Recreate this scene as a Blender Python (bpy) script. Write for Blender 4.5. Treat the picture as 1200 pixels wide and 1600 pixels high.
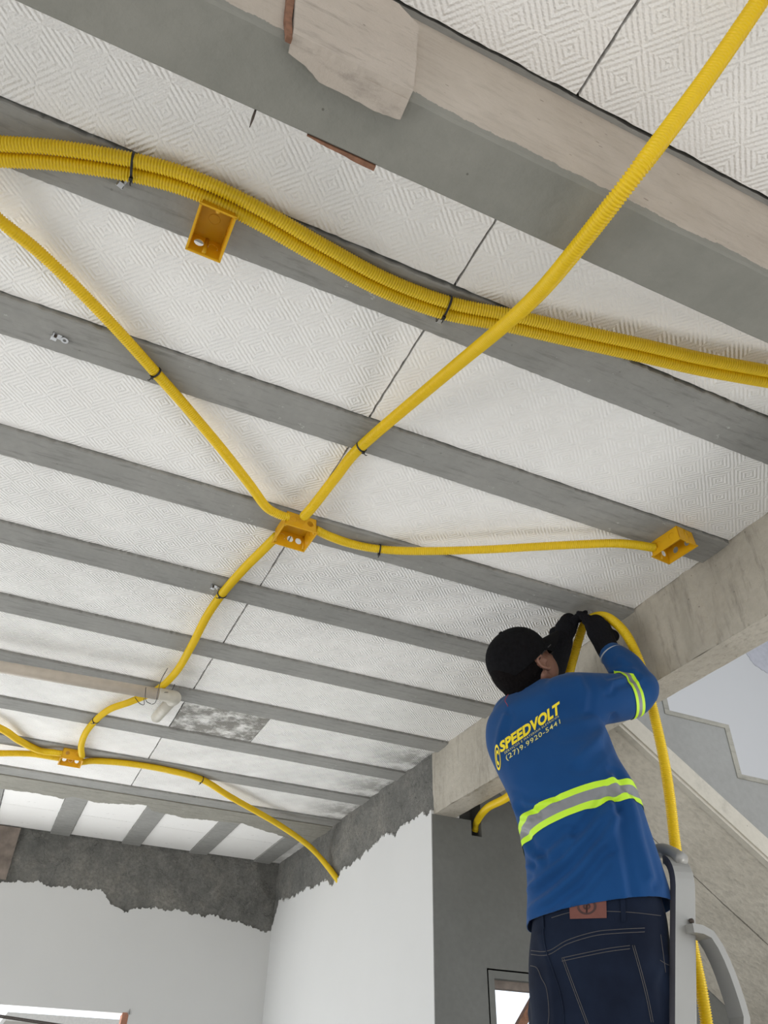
import bpy, bmesh, math, random
from mathutils import Vector, Matrix, noise
from mathutils.bvhtree import BVHTree
random.seed(7)
for o in list(bpy.data.objects): bpy.data.objects.remove(o)
S = bpy.context.scene
C = S.collection
ZO = 1.5                     # camera height above the floor; all z below are relative to the camera
R = Matrix(((0.90788896,-0.41863582,0.0219474),(-0.27487646,-0.55495788,0.78515265),(-0.31651314,-0.71886425,-0.61891326)))
RT = R.transposed()
FP = 1224.97
# ---------------------------------------------------------------- camera
cd = bpy.data.cameras.new('camera'); cam = bpy.data.objects.new('camera', cd); C.objects.link(cam)
cd.sensor_fit = 'HORIZONTAL'; cd.sensor_width = 36; cd.lens = FP/1200*36; cd.clip_start = 0.02
cam.matrix_world = Matrix.Translation((0,0,ZO)) @ RT.to_4x4()
S.camera = cam
# ---------------------------------------------------------------- light
S.view_settings.view_transform = 'Standard'; S.view_settings.look = 'None'; S.view_settings.gamma = 1
S.view_settings.use_curve_mapping = False
S.view_settings.exposure = 0.0
w = bpy.data.worlds.new('World'); S.world = w; w.use_nodes = True
wn = w.node_tree.nodes; wl = w.node_tree.links
bg = wn['Background']; bg.inputs[1].default_value = 1.5
tc = wn.new('ShaderNodeTexCoord'); nz = wn.new('ShaderNodeTexNoise'); nz.inputs['Scale'].default_value = 3; nz.inputs['Detail'].default_value = 6
rp = wn.new('ShaderNodeValToRGB'); rp.color_ramp.elements[0].color = (.62,.78,1,1); rp.color_ramp.elements[1].color = (1,1,1,1)
rp.color_ramp.elements[0].position = .35; rp.color_ramp.elements[1].position = .6
wl.new(tc.outputs['Generated'], nz.inputs['Vector']); wl.new(nz.outputs['Fac'], rp.inputs[0]); wl.new(rp.outputs[0], bg.inputs[0])
def area(name, loc, target, sx, sy, power, col=(1,1,1)):
    l = bpy.data.lights.new(name, 'AREA'); l.shape = 'RECTANGLE'; l.size = sx; l.size_y = sy; l.energy = power; l.color = col
    o = bpy.data.objects.new(name, l); C.objects.link(o); o.location = (loc[0],loc[1],loc[2]+ZO)
    d = Vector(target)-Vector(loc); o.rotation_euler = d.to_track_quat('-Z','Y').to_euler(); return o
area('daylight_far_window', (-0.7,5.9,-0.45), (0.2,2.8,1.5), 3.0, 1.4, 78, (.97,.99,1))
area('daylight_open_side', (-4.6,1.0,-0.6), (0.5,2.0,1.3), 4.5, 1.8, 92, (1,.985,.955))
area('daylight_open_front', (0.2,-3.6,-0.5), (0.5,1.5,1.2), 4.5, 1.8, 55, (1,.94,.87))
area('daylight_stair_opening', (4.2,0.6,-0.7), (0.2,1.7,1.45), 1.0, 1.0, 42, (1,.98,.95))
area('stairwell_fill', (5.5,0.2,2.6), (3.0,3.3,1.2), 1.5, 1.5, 16, (.95,.98,1))  # added fill lamp that brightens the stairwell; no window stands here
# ---------------------------------------------------------------- helpers
def ray(px,py): return RT @ Vector(((px-600)/FP, -(py-800)/FP, -1.0))
def A(px,py,d): return ray(px,py)*d                       # point at depth d
def PZ(px,py,z): r = ray(px,py); return r*(z/r.z)
def PX(px,py,x): r = ray(px,py); return r*(x/r.x)
def PY(px,py,y): r = ray(px,py); return r*(y/r.y)
def pix(p): c = R@p; return (600-FP*c.x/c.z, 800+FP*c.y/c.z)
class NT:
    def __init__(s, name):
        s.m = bpy.data.materials.new(name); s.m.use_nodes = True; s.n = s.m.node_tree.nodes; s.l = s.m.node_tree.links
        s.b = s.n['Principled BSDF']; s.tc = s.n.new('ShaderNodeTexCoord').outputs['Object']
    def link(s,a,b): s.l.new(a,b)
    def setin(s, sock, v):
        if hasattr(v,'links') or hasattr(v,'is_linked'): s.l.new(v, sock)
        else: sock.default_value = v
    def math(s, op, a, b=0.0, c=None, clamp=False):
        n = s.n.new('ShaderNodeMath'); n.operation = op; n.use_clamp = clamp
        s.setin(n.inputs[0], a); s.setin(n.inputs[1], b)
        if c is not None: s.setin(n.inputs[2], c)
        return n.outputs[0]
    def xyz(s, v=None):
        n = s.n.new('ShaderNodeSeparateXYZ'); s.link(v or s.tc, n.inputs[0]); return n.outputs
    def noise(s, scale, detail=4, vec=None, rough=.55, dist=0):
        n = s.n.new('ShaderNodeTexNoise'); n.inputs['Scale'].default_value = scale; n.inputs['Detail'].default_value = detail
        n.inputs['Roughness'].default_value = rough; n.inputs['Distortion'].default_value = dist; s.link(vec or s.tc, n.inputs['Vector']); return n.outputs['Fac']
    def voro(s, scale, vec=None, feat='F1'):
        n = s.n.new('ShaderNodeTexVoronoi'); n.inputs['Scale'].default_value = scale; n.feature = feat; s.link(vec or s.tc, n.inputs['Vector']); return n.outputs['Distance']
    def scale(s, v):
        n = s.n.new('ShaderNodeMapping'); n.inputs['Scale'].default_value = v; s.link(s.tc, n.inputs[0]); return n.outputs[0]
    def ramp(s, f, stops):
        n = s.n.new('ShaderNodeValToRGB'); e = n.color_ramp.elements
        while len(e) < len(stops): e.new(.5)
        for i,(p,c) in enumerate(stops): e[i].position = p; e[i].color = (*c,1) if len(c)==3 else c
        s.link(f, n.inputs[0]); return n.outputs[0]
    def mix(s, f, a, b):
        n = s.n.new('ShaderNodeMix'); n.data_type = 'RGBA'; s.setin(n.inputs[0], f)
        for i,v in ((6,a),(7,b)): s.setin(n.inputs[i], (*v,1) if isinstance(v,tuple) and len(v)==3 else v)
        return n.outputs[2]
    def bump(s, h, strength, dist=.01, prev=None):
        n = s.n.new('ShaderNodeBump'); n.inputs['Strength'].default_value = strength; n.inputs['Distance'].default_value = dist
        s.link(h, n.inputs['Height'])
        if prev: s.link(prev, n.inputs['Normal'])
        return n.outputs[0]
    def fin(s, col=None, rough=.8, normal=None, metal=0, spec=None):
        if col is not None: s.setin(s.b.inputs['Base Color'], (*col,1) if isinstance(col,tuple) and len(col)==3 else col)
        s.setin(s.b.inputs['Roughness'], rough); s.b.inputs['Metallic'].default_value = metal
        if spec is not None: s.b.inputs['Specular IOR Level'].default_value = spec
        if normal: s.link(normal, s.b.inputs['Normal'])
        return s.m
def plain(name, col, rough=.6, metal=0, var=.08, vs=30, bs=0.0, spec=None):
    t = NT(name); f = t.noise(vs)
    c = t.ramp(f, [(.3,tuple(x*(1-var) for x in col)),(.7,tuple(min(1,x*(1+var)) for x in col))])
    return t.fin(c, rough, t.bump(f, bs, .002) if bs else None, metal, spec)
def concrete(name, c1, c2, pits=.5, streak=None, bump=.35, cscale=3):
    t = NT(name)
    a = t.noise(cscale, 8, rough=.65); b = t.noise(40, 5); v = streak and t.noise(6, 6, t.scale(streak), rough=.7)
    col = t.ramp(a, [(.3,c1),(.7,c2)])
    col = t.mix(t.math('MULTIPLY', t.ramp(b,[(.35,(0,0,0)),(.75,(1,1,1))]), .18), col, tuple(x*.55 for x in c1))
    if v: col = t.mix(t.math('MULTIPLY', t.ramp(v,[(.52,(0,0,0)),(.72,(1,1,1))]), .6), col, tuple(x*.5 for x in c1))
    pv = t.voro(28); pm = t.math('LESS_THAN', t.math('ADD', pv, t.math('MULTIPLY', t.noise(9), .35)), .22)
    col = t.mix(t.math('MULTIPLY', pm, pits), col, tuple(x*.35 for x in c1))
    if 'precast' in name:
        sp = t.math('GREATER_THAN', t.math('ADD', t.noise(26,6,t.scale((.6,1,1)),rough=.75), t.math('MULTIPLY', t.noise(2.5,3), .25)), .775); col = t.mix(t.math('MULTIPLY', sp, .6), col, (.5,.5,.48))
    h = t.math('ADD', t.math('MULTIPLY', a, 1.0), t.math('MULTIPLY', b, .5))
    return t.fin(col, .9, t.bump(h, bump, .02), spec=.25)
def foam(name, plainf=False, dirt=None, st=.38):
    t = NT(name); x,y,z = t.xyz()
    grain = t.voro(260); big = t.noise(2.2, 3)
    wx = t.math('ADD', x, t.math('MULTIPLY', t.noise(14,2), .006))
    u = t.math('DIVIDE', t.math('ADD', t.math('SUBTRACT', wx, .056), t.math('SUBTRACT', y, .0595)), .11)
    v = t.math('DIVIDE', t.math('SUBTRACT', t.math('SUBTRACT', wx, .056), t.math('SUBTRACT', y, .0595)), .11)
    def tri(q): return t.math('ABSOLUTE', t.math('SUBTRACT', t.math('FRACT', t.math('ADD', q, .5)), .5))
    d = t.math('MULTIPLY', t.math('MAXIMUM', tri(u), tri(v)), 2)
    h = t.math('COSINE', t.math('MULTIPLY', d, 2*math.pi*4))
    worn = t.ramp(t.noise(5,3), [(.32,(.25,.25,.25)),(.55,(1,1,1))])
    col = t.ramp(big, [(.3,(.86,.845,.82)),(.7,(.90,.89,.87))])
    if dirt:
        m = t.math('MULTIPLY', t.ramp(t.noise(9,7,rough=.7), [(dirt[1],(0,0,0)),(dirt[1]+.16,(1,1,1))]), 1.0)
        if dirt[0] is not None: m = t.math('MULTIPLY', m, t.math('MULTIPLY', t.math('SUBTRACT', x, dirt[0]), 3.0, clamp=True), clamp=True)
        col = t.mix(m, col, (.27,.26,.235))
    n = t.bump(t.math('MULTIPLY', h, worn), 0.0 if plainf else st, .0034)
    n = t.bump(grain, .35, .0025, n)
    return t.fin(col, .75, n, spec=.3)
M = {}
M['foam'] = foam('patterned white foam'); M['foam_plain'] = foam('plain white foam', True, (None,.62))
M['foam_deep'] = foam('deeply patterned white foam', st=.55)
M['foam_edge_dirty'] = foam('mortar stained foam', False, (.95,.42), .7); M['foam_dirty'] = foam('dirty foam', False, (None,.38), .7)
M['joist'] = concrete('smooth grey precast concrete', (.27,.27,.255), (.345,.34,.322), .35, (1.2,9,4), .12)
M['strip'] = concrete('rough cast concrete strip', (.25,.245,.215), (.34,.325,.28), .5, (1,6,6), .4)
M['slab'] = plain('dark slab topping', (.10,.10,.09), .9)
M['pink'] = concrete('pinkish board marked concrete', (.43,.375,.32), (.53,.47,.41), .55, (2,6,9), .3, 5)
M['graybeam'] = concrete('grey trowelled concrete', (.215,.215,.19), (.275,.27,.24), .3, (1.5,6,1), .15)
M['beam'] = concrete('buff cast concrete', (.37,.34,.285), (.49,.455,.39), .6, (9,5,.9), .5)
def rough_mat():
    t = NT('dark rough mortar'); wv = t.n.new('ShaderNodeVectorMath'); wv.operation = 'ADD'; nc = t.n.new('ShaderNodeTexNoise'); nc.inputs['Scale'].default_value = 9; nc.inputs['Detail'].default_value = 5; t.link(t.tc, nc.inputs['Vector'])
    sc = t.n.new('ShaderNodeVectorMath'); sc.operation = 'SCALE'; sc.inputs['Scale'].default_value = .16; t.link(nc.outputs['Color'], sc.inputs[0]); t.link(t.tc, wv.inputs[0]); t.link(sc.outputs[0], wv.inputs[1])
    big = t.noise(4, 9, rough=.7); fine = t.noise(55, 6, rough=.7); ed = t.voro(7, wv.outputs[0], 'DISTANCE_TO_EDGE'); cell = t.voro(14, wv.outputs[0])
    col = t.ramp(big, [(.3,(.13,.132,.124)),(.5,(.215,.212,.198)),(.72,(.33,.315,.28))]); col = t.mix(t.ramp(fine,[(.35,(.0,.0,.0)),(.7,(.75,.75,.75))]), col, (.115,.115,.105))
    col = t.mix(t.math('MULTIPLY', t.math('LESS_THAN', t.math('ADD', ed, t.math('MULTIPLY', big, .03)), .019), .55), col, (.06,.06,.055)); col = t.mix(t.math('MULTIPLY', t.math('LESS_THAN', cell, .16), .35), col, (.30,.29,.27))
    h = t.math('ADD', t.math('MULTIPLY', t.math('MINIMUM', ed, .03), 5.0), t.math('ADD', big, fine))
    return t.fin(col, .95, t.bump(h, .9, .012), spec=.2)
M['rough'] = rough_mat()
M['stair'] = concrete('buff stair concrete', (.44,.41,.35), (.54,.51,.44), .5, (1,1,1), .3)
M['stairside'] = concrete('grey stair render', (.25,.25,.238), (.29,.29,.277), .2, None, .15)
M['greywall'] = concrete('dark grey cement render', (.125,.127,.118), (.155,.157,.148), .15, None, .12, 2)
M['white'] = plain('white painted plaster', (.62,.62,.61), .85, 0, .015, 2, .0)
M['floor'] = concrete('cement floor', (.52,.51,.48), (.62,.6,.57), .3)
M['ground'] = plain('sunlit ground', (.55,.52,.47), .95)
def yellow(name, col, tr=.3):
    t = NT(name); f = t.noise(25); c = t.ramp(f, [(.3,tuple(x*.94 for x in col)),(.7,col)])
    t.fin(c, .38)
    tl = t.n.new('ShaderNodeBsdfTranslucent'); t.link(c, tl.inputs[0]); mx = t.n.new('ShaderNodeMixShader'); mx.inputs[0].default_value = tr
    out = t.n['Material Output']; t.link(t.b.outputs[0], mx.inputs[1]); t.link(tl.outputs[0], mx.inputs[2]); t.link(mx.outputs[0], out.inputs[0]); return t.m
M['yellow'] = yellow('yellow corrugated plastic', (.95,.70,.015)); M['boxyellow'] = yellow('amber moulded plastic', (.86,.50,.012), .25)
M['pvc'] = plain('beige pvc pipe', (.50,.44,.37), .45); M['pvc2'] = plain('pale pvc elbow', (.50,.475,.41), .5)
M['black'] = plain('black nylon', (.012,.012,.013), .5); M['zinc'] = plain('zinc plated steel', (.62,.63,.65), .3, .9)
M['wire'] = plain('annealed wire', (.03,.028,.03), .5, .4); M['rust'] = plain('rusty steel', (.06,.045,.035), .8)
M['wood'] = plain('reddish brown wood', (.22,.105,.06), .8, 0, .35, 60, .4); M['bark'] = plain('dull brown board', (.20,.165,.14), .9, 0, .3, 14, .4)
M['brick'] = plain('fired clay brick', (.36,.17,.11), .9, 0, .25, 30, .3)
M['alu'] = plain('satin aluminium', (.31,.305,.285), .5, .35, .03, 8); M['rail_shade'] = plain('painted rail shade', (.075,.073,.085), .5)

def finish(bm, name, mat, parent=None, origin=None, smooth=False, mats=None):
    """link bm (camera-relative coordinates) as one mesh object with its origin at `origin`"""
    if parent is not None and origin is None: origin = Vector(parent['_o'])
    o0 = Vector(origin) if origin is not None else Vector((0,0,-ZO))
    bmesh.ops.translate(bm, verts=bm.verts, vec=-o0)
    me = bpy.data.meshes.new(name); bm.to_mesh(me); bm.free()
    for m in (mats or [mat]): me.materials.append(m)
    if smooth:
        for p in me.polygons: p.use_smooth = True
    o = bpy.data.objects.new(name, me); C.objects.link(o)
    if parent is not None:
        o.parent = parent; pl = Vector(parent['_o']); o.location = o0-pl
    else: o.location = o0+Vector((0,0,ZO))
    o['_o'] = tuple(o0)
    return o
def empty(name, loc, label, cat, group=None):
    o = bpy.data.objects.new(name, None); o.empty_display_size = .05; C.objects.link(o)
    o.location = Vector(loc)+Vector((0,0,ZO)); o['_o'] = tuple(loc); return tag(o, label, cat, group)
def tag(o, label, cat=None, group=None):
    o['label'] = label
    if cat: o['category'] = cat
    if group: o['group'] = group
    return o
def struct(o): o['kind'] = 'structure'; return o
def box(bm, lo, hi, mi=0):
    vs = [bm.verts.new((x,y,z)) for x in (lo[0],hi[0]) for y in (lo[1],hi[1]) for z in (lo[2],hi[2])]
    for f in ((0,1,3,2),(4,6,7,5),(0,4,5,1),(2,3,7,6),(0,2,6,4),(1,5,7,3)):
        q = bm.faces.new([vs[i] for i in f]); q.material_index = mi
    return vs
def prism(bm, pts, vec, mi=0):
    """closed polygon pts (3D) extruded by vec"""
    a = [bm.verts.new(p) for p in pts]; b = [bm.verts.new(Vector(p)+Vector(vec)) for p in pts]
    f1 = bm.faces.new(a); f2 = bm.faces.new(list(reversed(b))); n = len(pts)
    fs = [f1,f2]+[bm.faces.new((a[i],b[i],b[(i+1)%n],a[(i+1)%n])) for i in range(n)]
    for f in fs: f.material_index = mi
    return fs
def NB(): return bmesh.new()
def fixn(bm): bmesh.ops.recalc_face_normals(bm, faces=bm.faces); return bm
def catmull(pts, step):
    P = [Vector(p) for p in pts]; P = [P[0]*2-P[1]]+P+[P[-1]*2-P[-2]]; out = []
    for i in range(1, len(P)-2):
        n = max(2, int((P[i+1]-P[i]).length/step*1.5))
        for k in range(n):
            t = k/n; a,b,c,d = P[i-1],P[i],P[i+1],P[i+2]
            out.append(.5*((2*b)+(c-a)*t+(2*a-5*b+4*c-d)*t*t+(3*b-a-3*c+d)*t**3))
    out.append(P[-2]); 
    res = [out[0]]; acc = 0; 
    for i in range(1,len(out)):
        seg = out[i]-out[i-1]; L = seg.length; pos = 0
        while acc+(L-pos) >= step:
            pos += step-acc; acc = 0; res.append(out[i-1]+seg*(pos/L))
        acc += L-pos
    return res
def sweep(bm, pts, rf, n=14, cap=True, prof=None, up=None):
    """circular (or prof) section swept along pts; rf(i) is the radius"""
    T = []; m = len(pts)
    for i in range(m): T.append((pts[min(i+1,m-1)]-pts[max(i-1,0)]).normalized())
    u = (up or Vector((0,0,1))).cross(T[0])
    if u.length < .1: u = Vector((1,0,0)).cross(T[0])
    u.normalize(); rings = []
    for i in range(m):
        if up is not None: u = up.cross(T[i])
        u = (u-T[i]*u.dot(T[i])).normalized(); v = T[i].cross(u); r = rf(i) if callable(rf) else rf
        if prof: rings.append([bm.verts.new(pts[i]+u*a*r+v*b*r) for a,b in prof])
        else: rings.append([bm.verts.new(pts[i]+(u*math.cos(2*math.pi*k/n)+v*math.sin(2*math.pi*k/n))*r) for k in range(n)])
    n = len(rings[0])
    for i in range(m-1):
        for k in range(n): bm.faces.new((rings[i][k],rings[i][(k+1)%n],rings[i+1][(k+1)%n],rings[i+1][k]))
    if cap: bm.faces.new(list(reversed(rings[0]))); bm.faces.new(rings[-1])
    return rings
def conduit(pts, r, label, pitch=.0059, group='yellow corrugated conduits', name='corrugated_conduit', ext=0):
    bm = NB()
    if ext: d = (pts[0]-pts[1]); d.z = 0; pts = [pts[0]+d.normalized()*ext, pts[0]+d.normalized()*ext*.5]+list(pts)
    P = catmull(pts, pitch/4)
    sweep(bm, P, lambda i: r*(1-.2*(.5-.5*math.cos(2*math.pi*i/4))), 16)
    return tag(finish(bm, name, M['yellow'], origin=pts[0], smooth=True), label, 'conduit', group)
def jag(pts, amp, seed=1, levels=5, clampz=None):
    rnd = random.Random(seed); P = list(pts)
    for l in range(levels):
        Q = [P[0]]
        for a,b in zip(P, P[1:]):
            L = math.hypot(b[0]-a[0], b[1]-a[1]); k = amp*min(.6, (L/.2)**.55)
            if L > .008: Q.append(((a[0]+b[0])/2+rnd.uniform(-1,1)*min(k*.3,L*.2), (a[1]+b[1])/2+rnd.uniform(-1,1)*k))
            Q.append(b)
        P = Q
    return P
# ================================================================ SETTING
ZC = 1.45; ZF = 1.4595                # underside of the joists, of the foam
XB = 1.769; YF = 5.68; YG = 3.335; X0 = -4.4; Y0 = -3.0
ORD = ['first','second','third','fourth','fifth','sixth','seventh','eighth','ninth','tenth','eleventh','twelfth']
bm = NB(); box(bm, (X0,Y0,-1.62), (8.5,YF+.3,-1.5)); struct(finish(bm, 'floor', M['floor']))
bm = NB(); box(bm, (-30,-30,-1.8), (30,40,-1.66)); struct(finish(bm, 'floor_outside', M['ground']))
bm = NB(); box(bm, (X0,Y0,1.535), (1.88,YF+.2,1.60)); struct(finish(bm, 'ceiling', M['slab']))
def edge_strip(lo, hi, y0, y1, seed, axis=0, amp=.0022, step=.011):
    """joist underside with slightly ragged long edges"""
    bm = NB(); rnd = random.Random(seed); n = int((hi-lo)/step); A_ = []; 
    ox = None
    for i in range(n+1):
        s = lo+(hi-lo)*i/n; a = y0+rnd.uniform(-1,1)*amp+.002*noise.noise((s*3,seed,0)); b = y1+rnd.uniform(-1,1)*amp*.4
        row = []
        for (yy,zz) in ((a,1.53),(a,ZC+.0015),(a+.004,ZC),(b-.002,ZC),(b,ZC+.002),(b,1.53)):
            row.append(bm.verts.new((s,yy,zz) if axis==0 else (yy,s,zz)))
        A_.append(row)
    for p,q in zip(A_,A_[1:]):
        for k in range(5): bm.faces.new((p[k],p[k+1],q[k+1],q[k]))
    bm.faces.new(A_[0]); bm.faces.new(A_[-1]); return fixn(bm)
KJ = list(range(-5,9)); jy = {k: .900+.4535*k for k in KJ}
JW = .126
names = {0:'wide-looking concrete ceiling joist carrying the bundle of yellow conduits', 1:'concrete ceiling joist on which the small box by the right beam is fixed',
 2:'concrete ceiling joist carrying the square junction box in the middle', 3:'concrete ceiling joist just beyond the middle junction box, with a clip beside the conduit',
 4:'concrete ceiling joist second beyond the middle junction box', 5:'concrete ceiling joist running directly above the beige drain pipe',
 6:'concrete ceiling joist first beyond the drain pipe elbow, crossed by the bending conduit', 7:'concrete ceiling joist carrying the farthest junction box', 8:'concrete ceiling joist beside the far cast strip'}
for k in KJ:
    if k == -1: continue
    bm = edge_strip(X0, XB, jy[k], jy[k]+(.118 if k else .130)+.004*(k>3), 50+k)
    lab = names.get(k, 'concrete ceiling joist behind the near beam, %s one back' % ORD[-k-1] if k < 0 else '')
    tag(finish(bm, 'ceiling_joist', M['joist'], origin=(X0,jy[k],ZC)), lab, 'joist', 'concrete ceiling joists')
def foam_panel(x0, x1, y0, y1, label, mat='foam', ox=None, seed=0):
    bm = NB(); rnd = random.Random(seed); g = .0018
    n = 60; xs = [x0+(x1-x0)*i/n for i in range(n+1)]
    def e(): return rnd.uniform(-1,1)*.0012
    pts = [(x,y0+e()) for x in xs]+[(x1+e(), y0+(y1-y0)*i/14) for i in range(1,14)]+[(x,y1+e()) for x in reversed(xs)]+[(x0+e(), y1-(y1-y0)*i/14) for i in range(1,14)]
    prism(bm, [(x,y,ZF) for x,y in pts], (0,0,.07)); fixn(bm)
    return tag(finish(bm, 'foam_panel', M[mat], origin=(ox if ox is not None else x0, y0, ZF)), label, 'foam panel', 'white foam ceiling panels')
SX = .545; g = .003
def rowname(k):
    return {-3:'fourth bay behind the near beam',-2:'bay on the camera side of the near beam',-1:'bay just beyond the near beam',0:'bay beyond the conduit bundle joist',1:'bay before the middle junction box',2:'bay just beyond the middle junction box',
            3:'second bay beyond the middle junction box',4:'bay on the near side of the drain pipe',5:'bay at the drain pipe elbow',6:'bay before the farthest junction box',7:'bay beyond the farthest junction box'}[k]
for k in range(-3,8):
    y0 = jy[k]+(.118 if k else .130)+.001; y1 = jy[k+1]-.0045
    if k == -2: y0 = jy[-2]+.12; y1 = .449
    if k == -1: y0 = .57; y1 = jy[0]-.0045
    sx = SX - .004*k
    if k == 5:
        foam_panel(sx+g, .918, y0, y1, 'short mortar-stained foam panel beside the drain pipe elbow', 'foam_dirty', sx, 90)
        foam_panel(.922, XB-.003, y0, y1, 'patterned white foam panel between the stained short panel and the right beam', 'foam_edge_dirty', sx, 91)
    else:
        foam_panel(sx+g, XB-.003, y0, y1, 'white foam panel right of the seam, '+rowname(k), 'foam_edge_dirty' if k > 5 else 'foam_deep' if k > 1 else 'foam', sx, k+20)
    foam_panel(sx-1.2, sx-g, y0, y1, 'white foam panel left of the seam, '+rowname(k), 'foam_deep' if k > 1 else 'foam', sx, k+60)
    if k > -2: foam_panel(sx-2.4, sx-1.2-2*g, y0, y1, 'white foam panel outermost on the left, '+rowname(k), 'foam', sx, k+160)
# far bay: joists running the other way, cast strip with a torn edge
YS = 4.645
for i,k in enumerate(range(-5,4)):
    x = .215+.4535*k
    tag(finish(edge_strip(YS+.1, YF, x, x+.122, 300+k, axis=1), 'cross_joist', M['joist'], origin=(x,YS,ZC)),
        'short concrete joist in the far bay, %s from the right corner' % ORD[3-k], 'joist', 'short joists in the far bay')
    if k < 3:
        for (a,b,nm) in ((4.75,5.20,'near'),(5.203,5.66,'far')):
            foam_panel(x+.125, x+.4515, a, b, 'plain white foam block, %s half of the far bay, %s gap from the right corner' % (nm, ORD[2-k]), 'foam_plain', seed=400+k)
    else: foam_panel(x+.125, XB-.003, 4.75, 5.66, 'narrow mortar-smeared foam block in the far right corner', 'foam_edge_dirty', seed=401, ox=x-.9)
edge = jag([(XB,5.03),(1.55,4.97),(1.25,4.83),(.93,4.90),(.70,4.86),(.66,4.78),(.40,4.87),(.24,4.83),(.2,4.90),(0,4.87),(-.8,4.86),(-2,4.88),(X0,4.86)], .018, 5, 6)
bm = NB(); box(bm, (X0,YS+.012,ZC-.003),(XB,YS+.098,1.53)); prism(bm, [(XB,YS,ZC-.006),(X0,YS,ZC-.006)]+[(x,y,ZC-.006) for x,y in reversed(edge)], (0,0,.0056)); fixn(bm)
tag(finish(bm, 'cast_concrete_strip', M['strip'], origin=(0,YS,ZC)), 'rough cast concrete strip with torn edge between far joists', 'concrete strip')
# near beam -------------------------------------------------------
ZB = 1.169; YB0 = .464; YB1 = .579
def beam_mat():
    t = NT('near beam concrete'); x,y,z = t.xyz()
    a = t.noise(5, 8, rough=.65); b = t.noise(45, 5); st = t.noise(5, 6, t.scale((2,6,9)), rough=.7)
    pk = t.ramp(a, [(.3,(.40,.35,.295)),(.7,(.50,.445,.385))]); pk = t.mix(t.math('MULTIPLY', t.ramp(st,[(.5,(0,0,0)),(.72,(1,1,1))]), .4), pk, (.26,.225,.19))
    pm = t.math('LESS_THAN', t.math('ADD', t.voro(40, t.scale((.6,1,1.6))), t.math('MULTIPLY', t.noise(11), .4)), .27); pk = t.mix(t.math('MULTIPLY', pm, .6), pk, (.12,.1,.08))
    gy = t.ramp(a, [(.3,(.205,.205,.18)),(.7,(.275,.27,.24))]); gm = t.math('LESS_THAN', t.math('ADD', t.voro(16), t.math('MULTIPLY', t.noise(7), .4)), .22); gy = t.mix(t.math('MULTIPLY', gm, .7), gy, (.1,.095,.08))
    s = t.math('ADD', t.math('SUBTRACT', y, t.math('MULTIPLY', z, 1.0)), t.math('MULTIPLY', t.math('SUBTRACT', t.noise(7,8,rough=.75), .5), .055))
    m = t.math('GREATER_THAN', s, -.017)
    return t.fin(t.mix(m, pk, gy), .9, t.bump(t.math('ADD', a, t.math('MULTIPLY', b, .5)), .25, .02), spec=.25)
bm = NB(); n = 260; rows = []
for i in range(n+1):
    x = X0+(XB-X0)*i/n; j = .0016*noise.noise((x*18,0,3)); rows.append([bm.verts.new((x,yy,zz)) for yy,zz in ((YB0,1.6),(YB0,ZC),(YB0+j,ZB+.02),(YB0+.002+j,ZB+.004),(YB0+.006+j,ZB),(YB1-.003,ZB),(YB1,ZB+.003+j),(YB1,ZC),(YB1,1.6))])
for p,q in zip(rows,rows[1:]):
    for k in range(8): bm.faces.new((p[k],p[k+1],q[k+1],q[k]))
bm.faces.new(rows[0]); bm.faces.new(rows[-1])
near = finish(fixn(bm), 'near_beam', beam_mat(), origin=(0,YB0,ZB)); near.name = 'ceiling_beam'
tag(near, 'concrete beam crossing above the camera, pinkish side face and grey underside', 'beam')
# proud patch cast on the near beam
top = jag([(.035,1.45),(.037,1.30),(.043,1.16)], .004, 3, 4)
bm = NB()
side = jag([(.028,ZC),(.037,1.30),(.046,1.155)], .004, 3, 4)
low = jag([(.046,1.155),(.13,1.156),(.225,1.157)], .002, 8, 5)
rt = jag([(.225,1.157),(.231,1.25),(.236,1.405),(.20,ZC)], .004, 9, 4)
prism(bm, [(x,YB0-.013,z) for x,z in side+low[1:]+rt[1:]], (0,.013,0))
lip = jag([(.048,.478),(.075,.484),(.10,.496),(.15,.497),(.20,.498),(.226,.494)], .003, 12, 5)
prism(bm, [(.046,YB0-.0005,1.1562)]+[(x,y,1.1562) for x,y in lip]+[(.225,YB0-.0005,1.1562)], (0,0,.0135)); fixn(bm)
pt = finish(bm, 'concrete_patch', M['pink'], parent=near); pt['label'] = 'smooth pinkish raised patch wrapping the beam edge'
bm = NB(); sl = jag([(.036,1.30),(.040,1.2),(.046,1.15)], .003, 13, 4)
prism(bm, [(x-.011+.004*i/len(sl),YB0-.008,z) for i,(x,z) in enumerate(sl)]+[(x+.001,YB0-.008,z) for x,z in reversed(sl)], (0,.008,0)); fixn(bm)
pt = finish(bm, 'wood_sliver', M['wood'], parent=near); pt['label'] = 'brown wood sliver beside the raised patch'
bm = NB(); P1 = jag([(.112,.581),(.15,.5845),(.17,.585),(.2,.5875),(.225,.588)], .0018, 21, 5)
prism(bm, [(.112,.5795,ZB-.001)]+[(x,y,ZB-.001) for x,y in P1]+[(.225,.5795,ZB-.001)], (0,0,.012)); fixn(bm)
tag(finish(bm, 'wood_strip', M['wood'], origin=(.17,.58,ZB)), 'thin splintered brown wood strip along far edge of the near beam', 'wood strip')
bm = NB(); a = PZ(400,170,ZB+.01); b = PZ(390,199,ZB-.03); sweep(bm, [a, (a+b)/2, b], lambda i: (.0016,.002,.0006)[i], 8)
tag(finish(bm, 'nail', M['rust'], origin=a, smooth=True), 'rusty nail sticking out under the near beam', 'nail')
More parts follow.
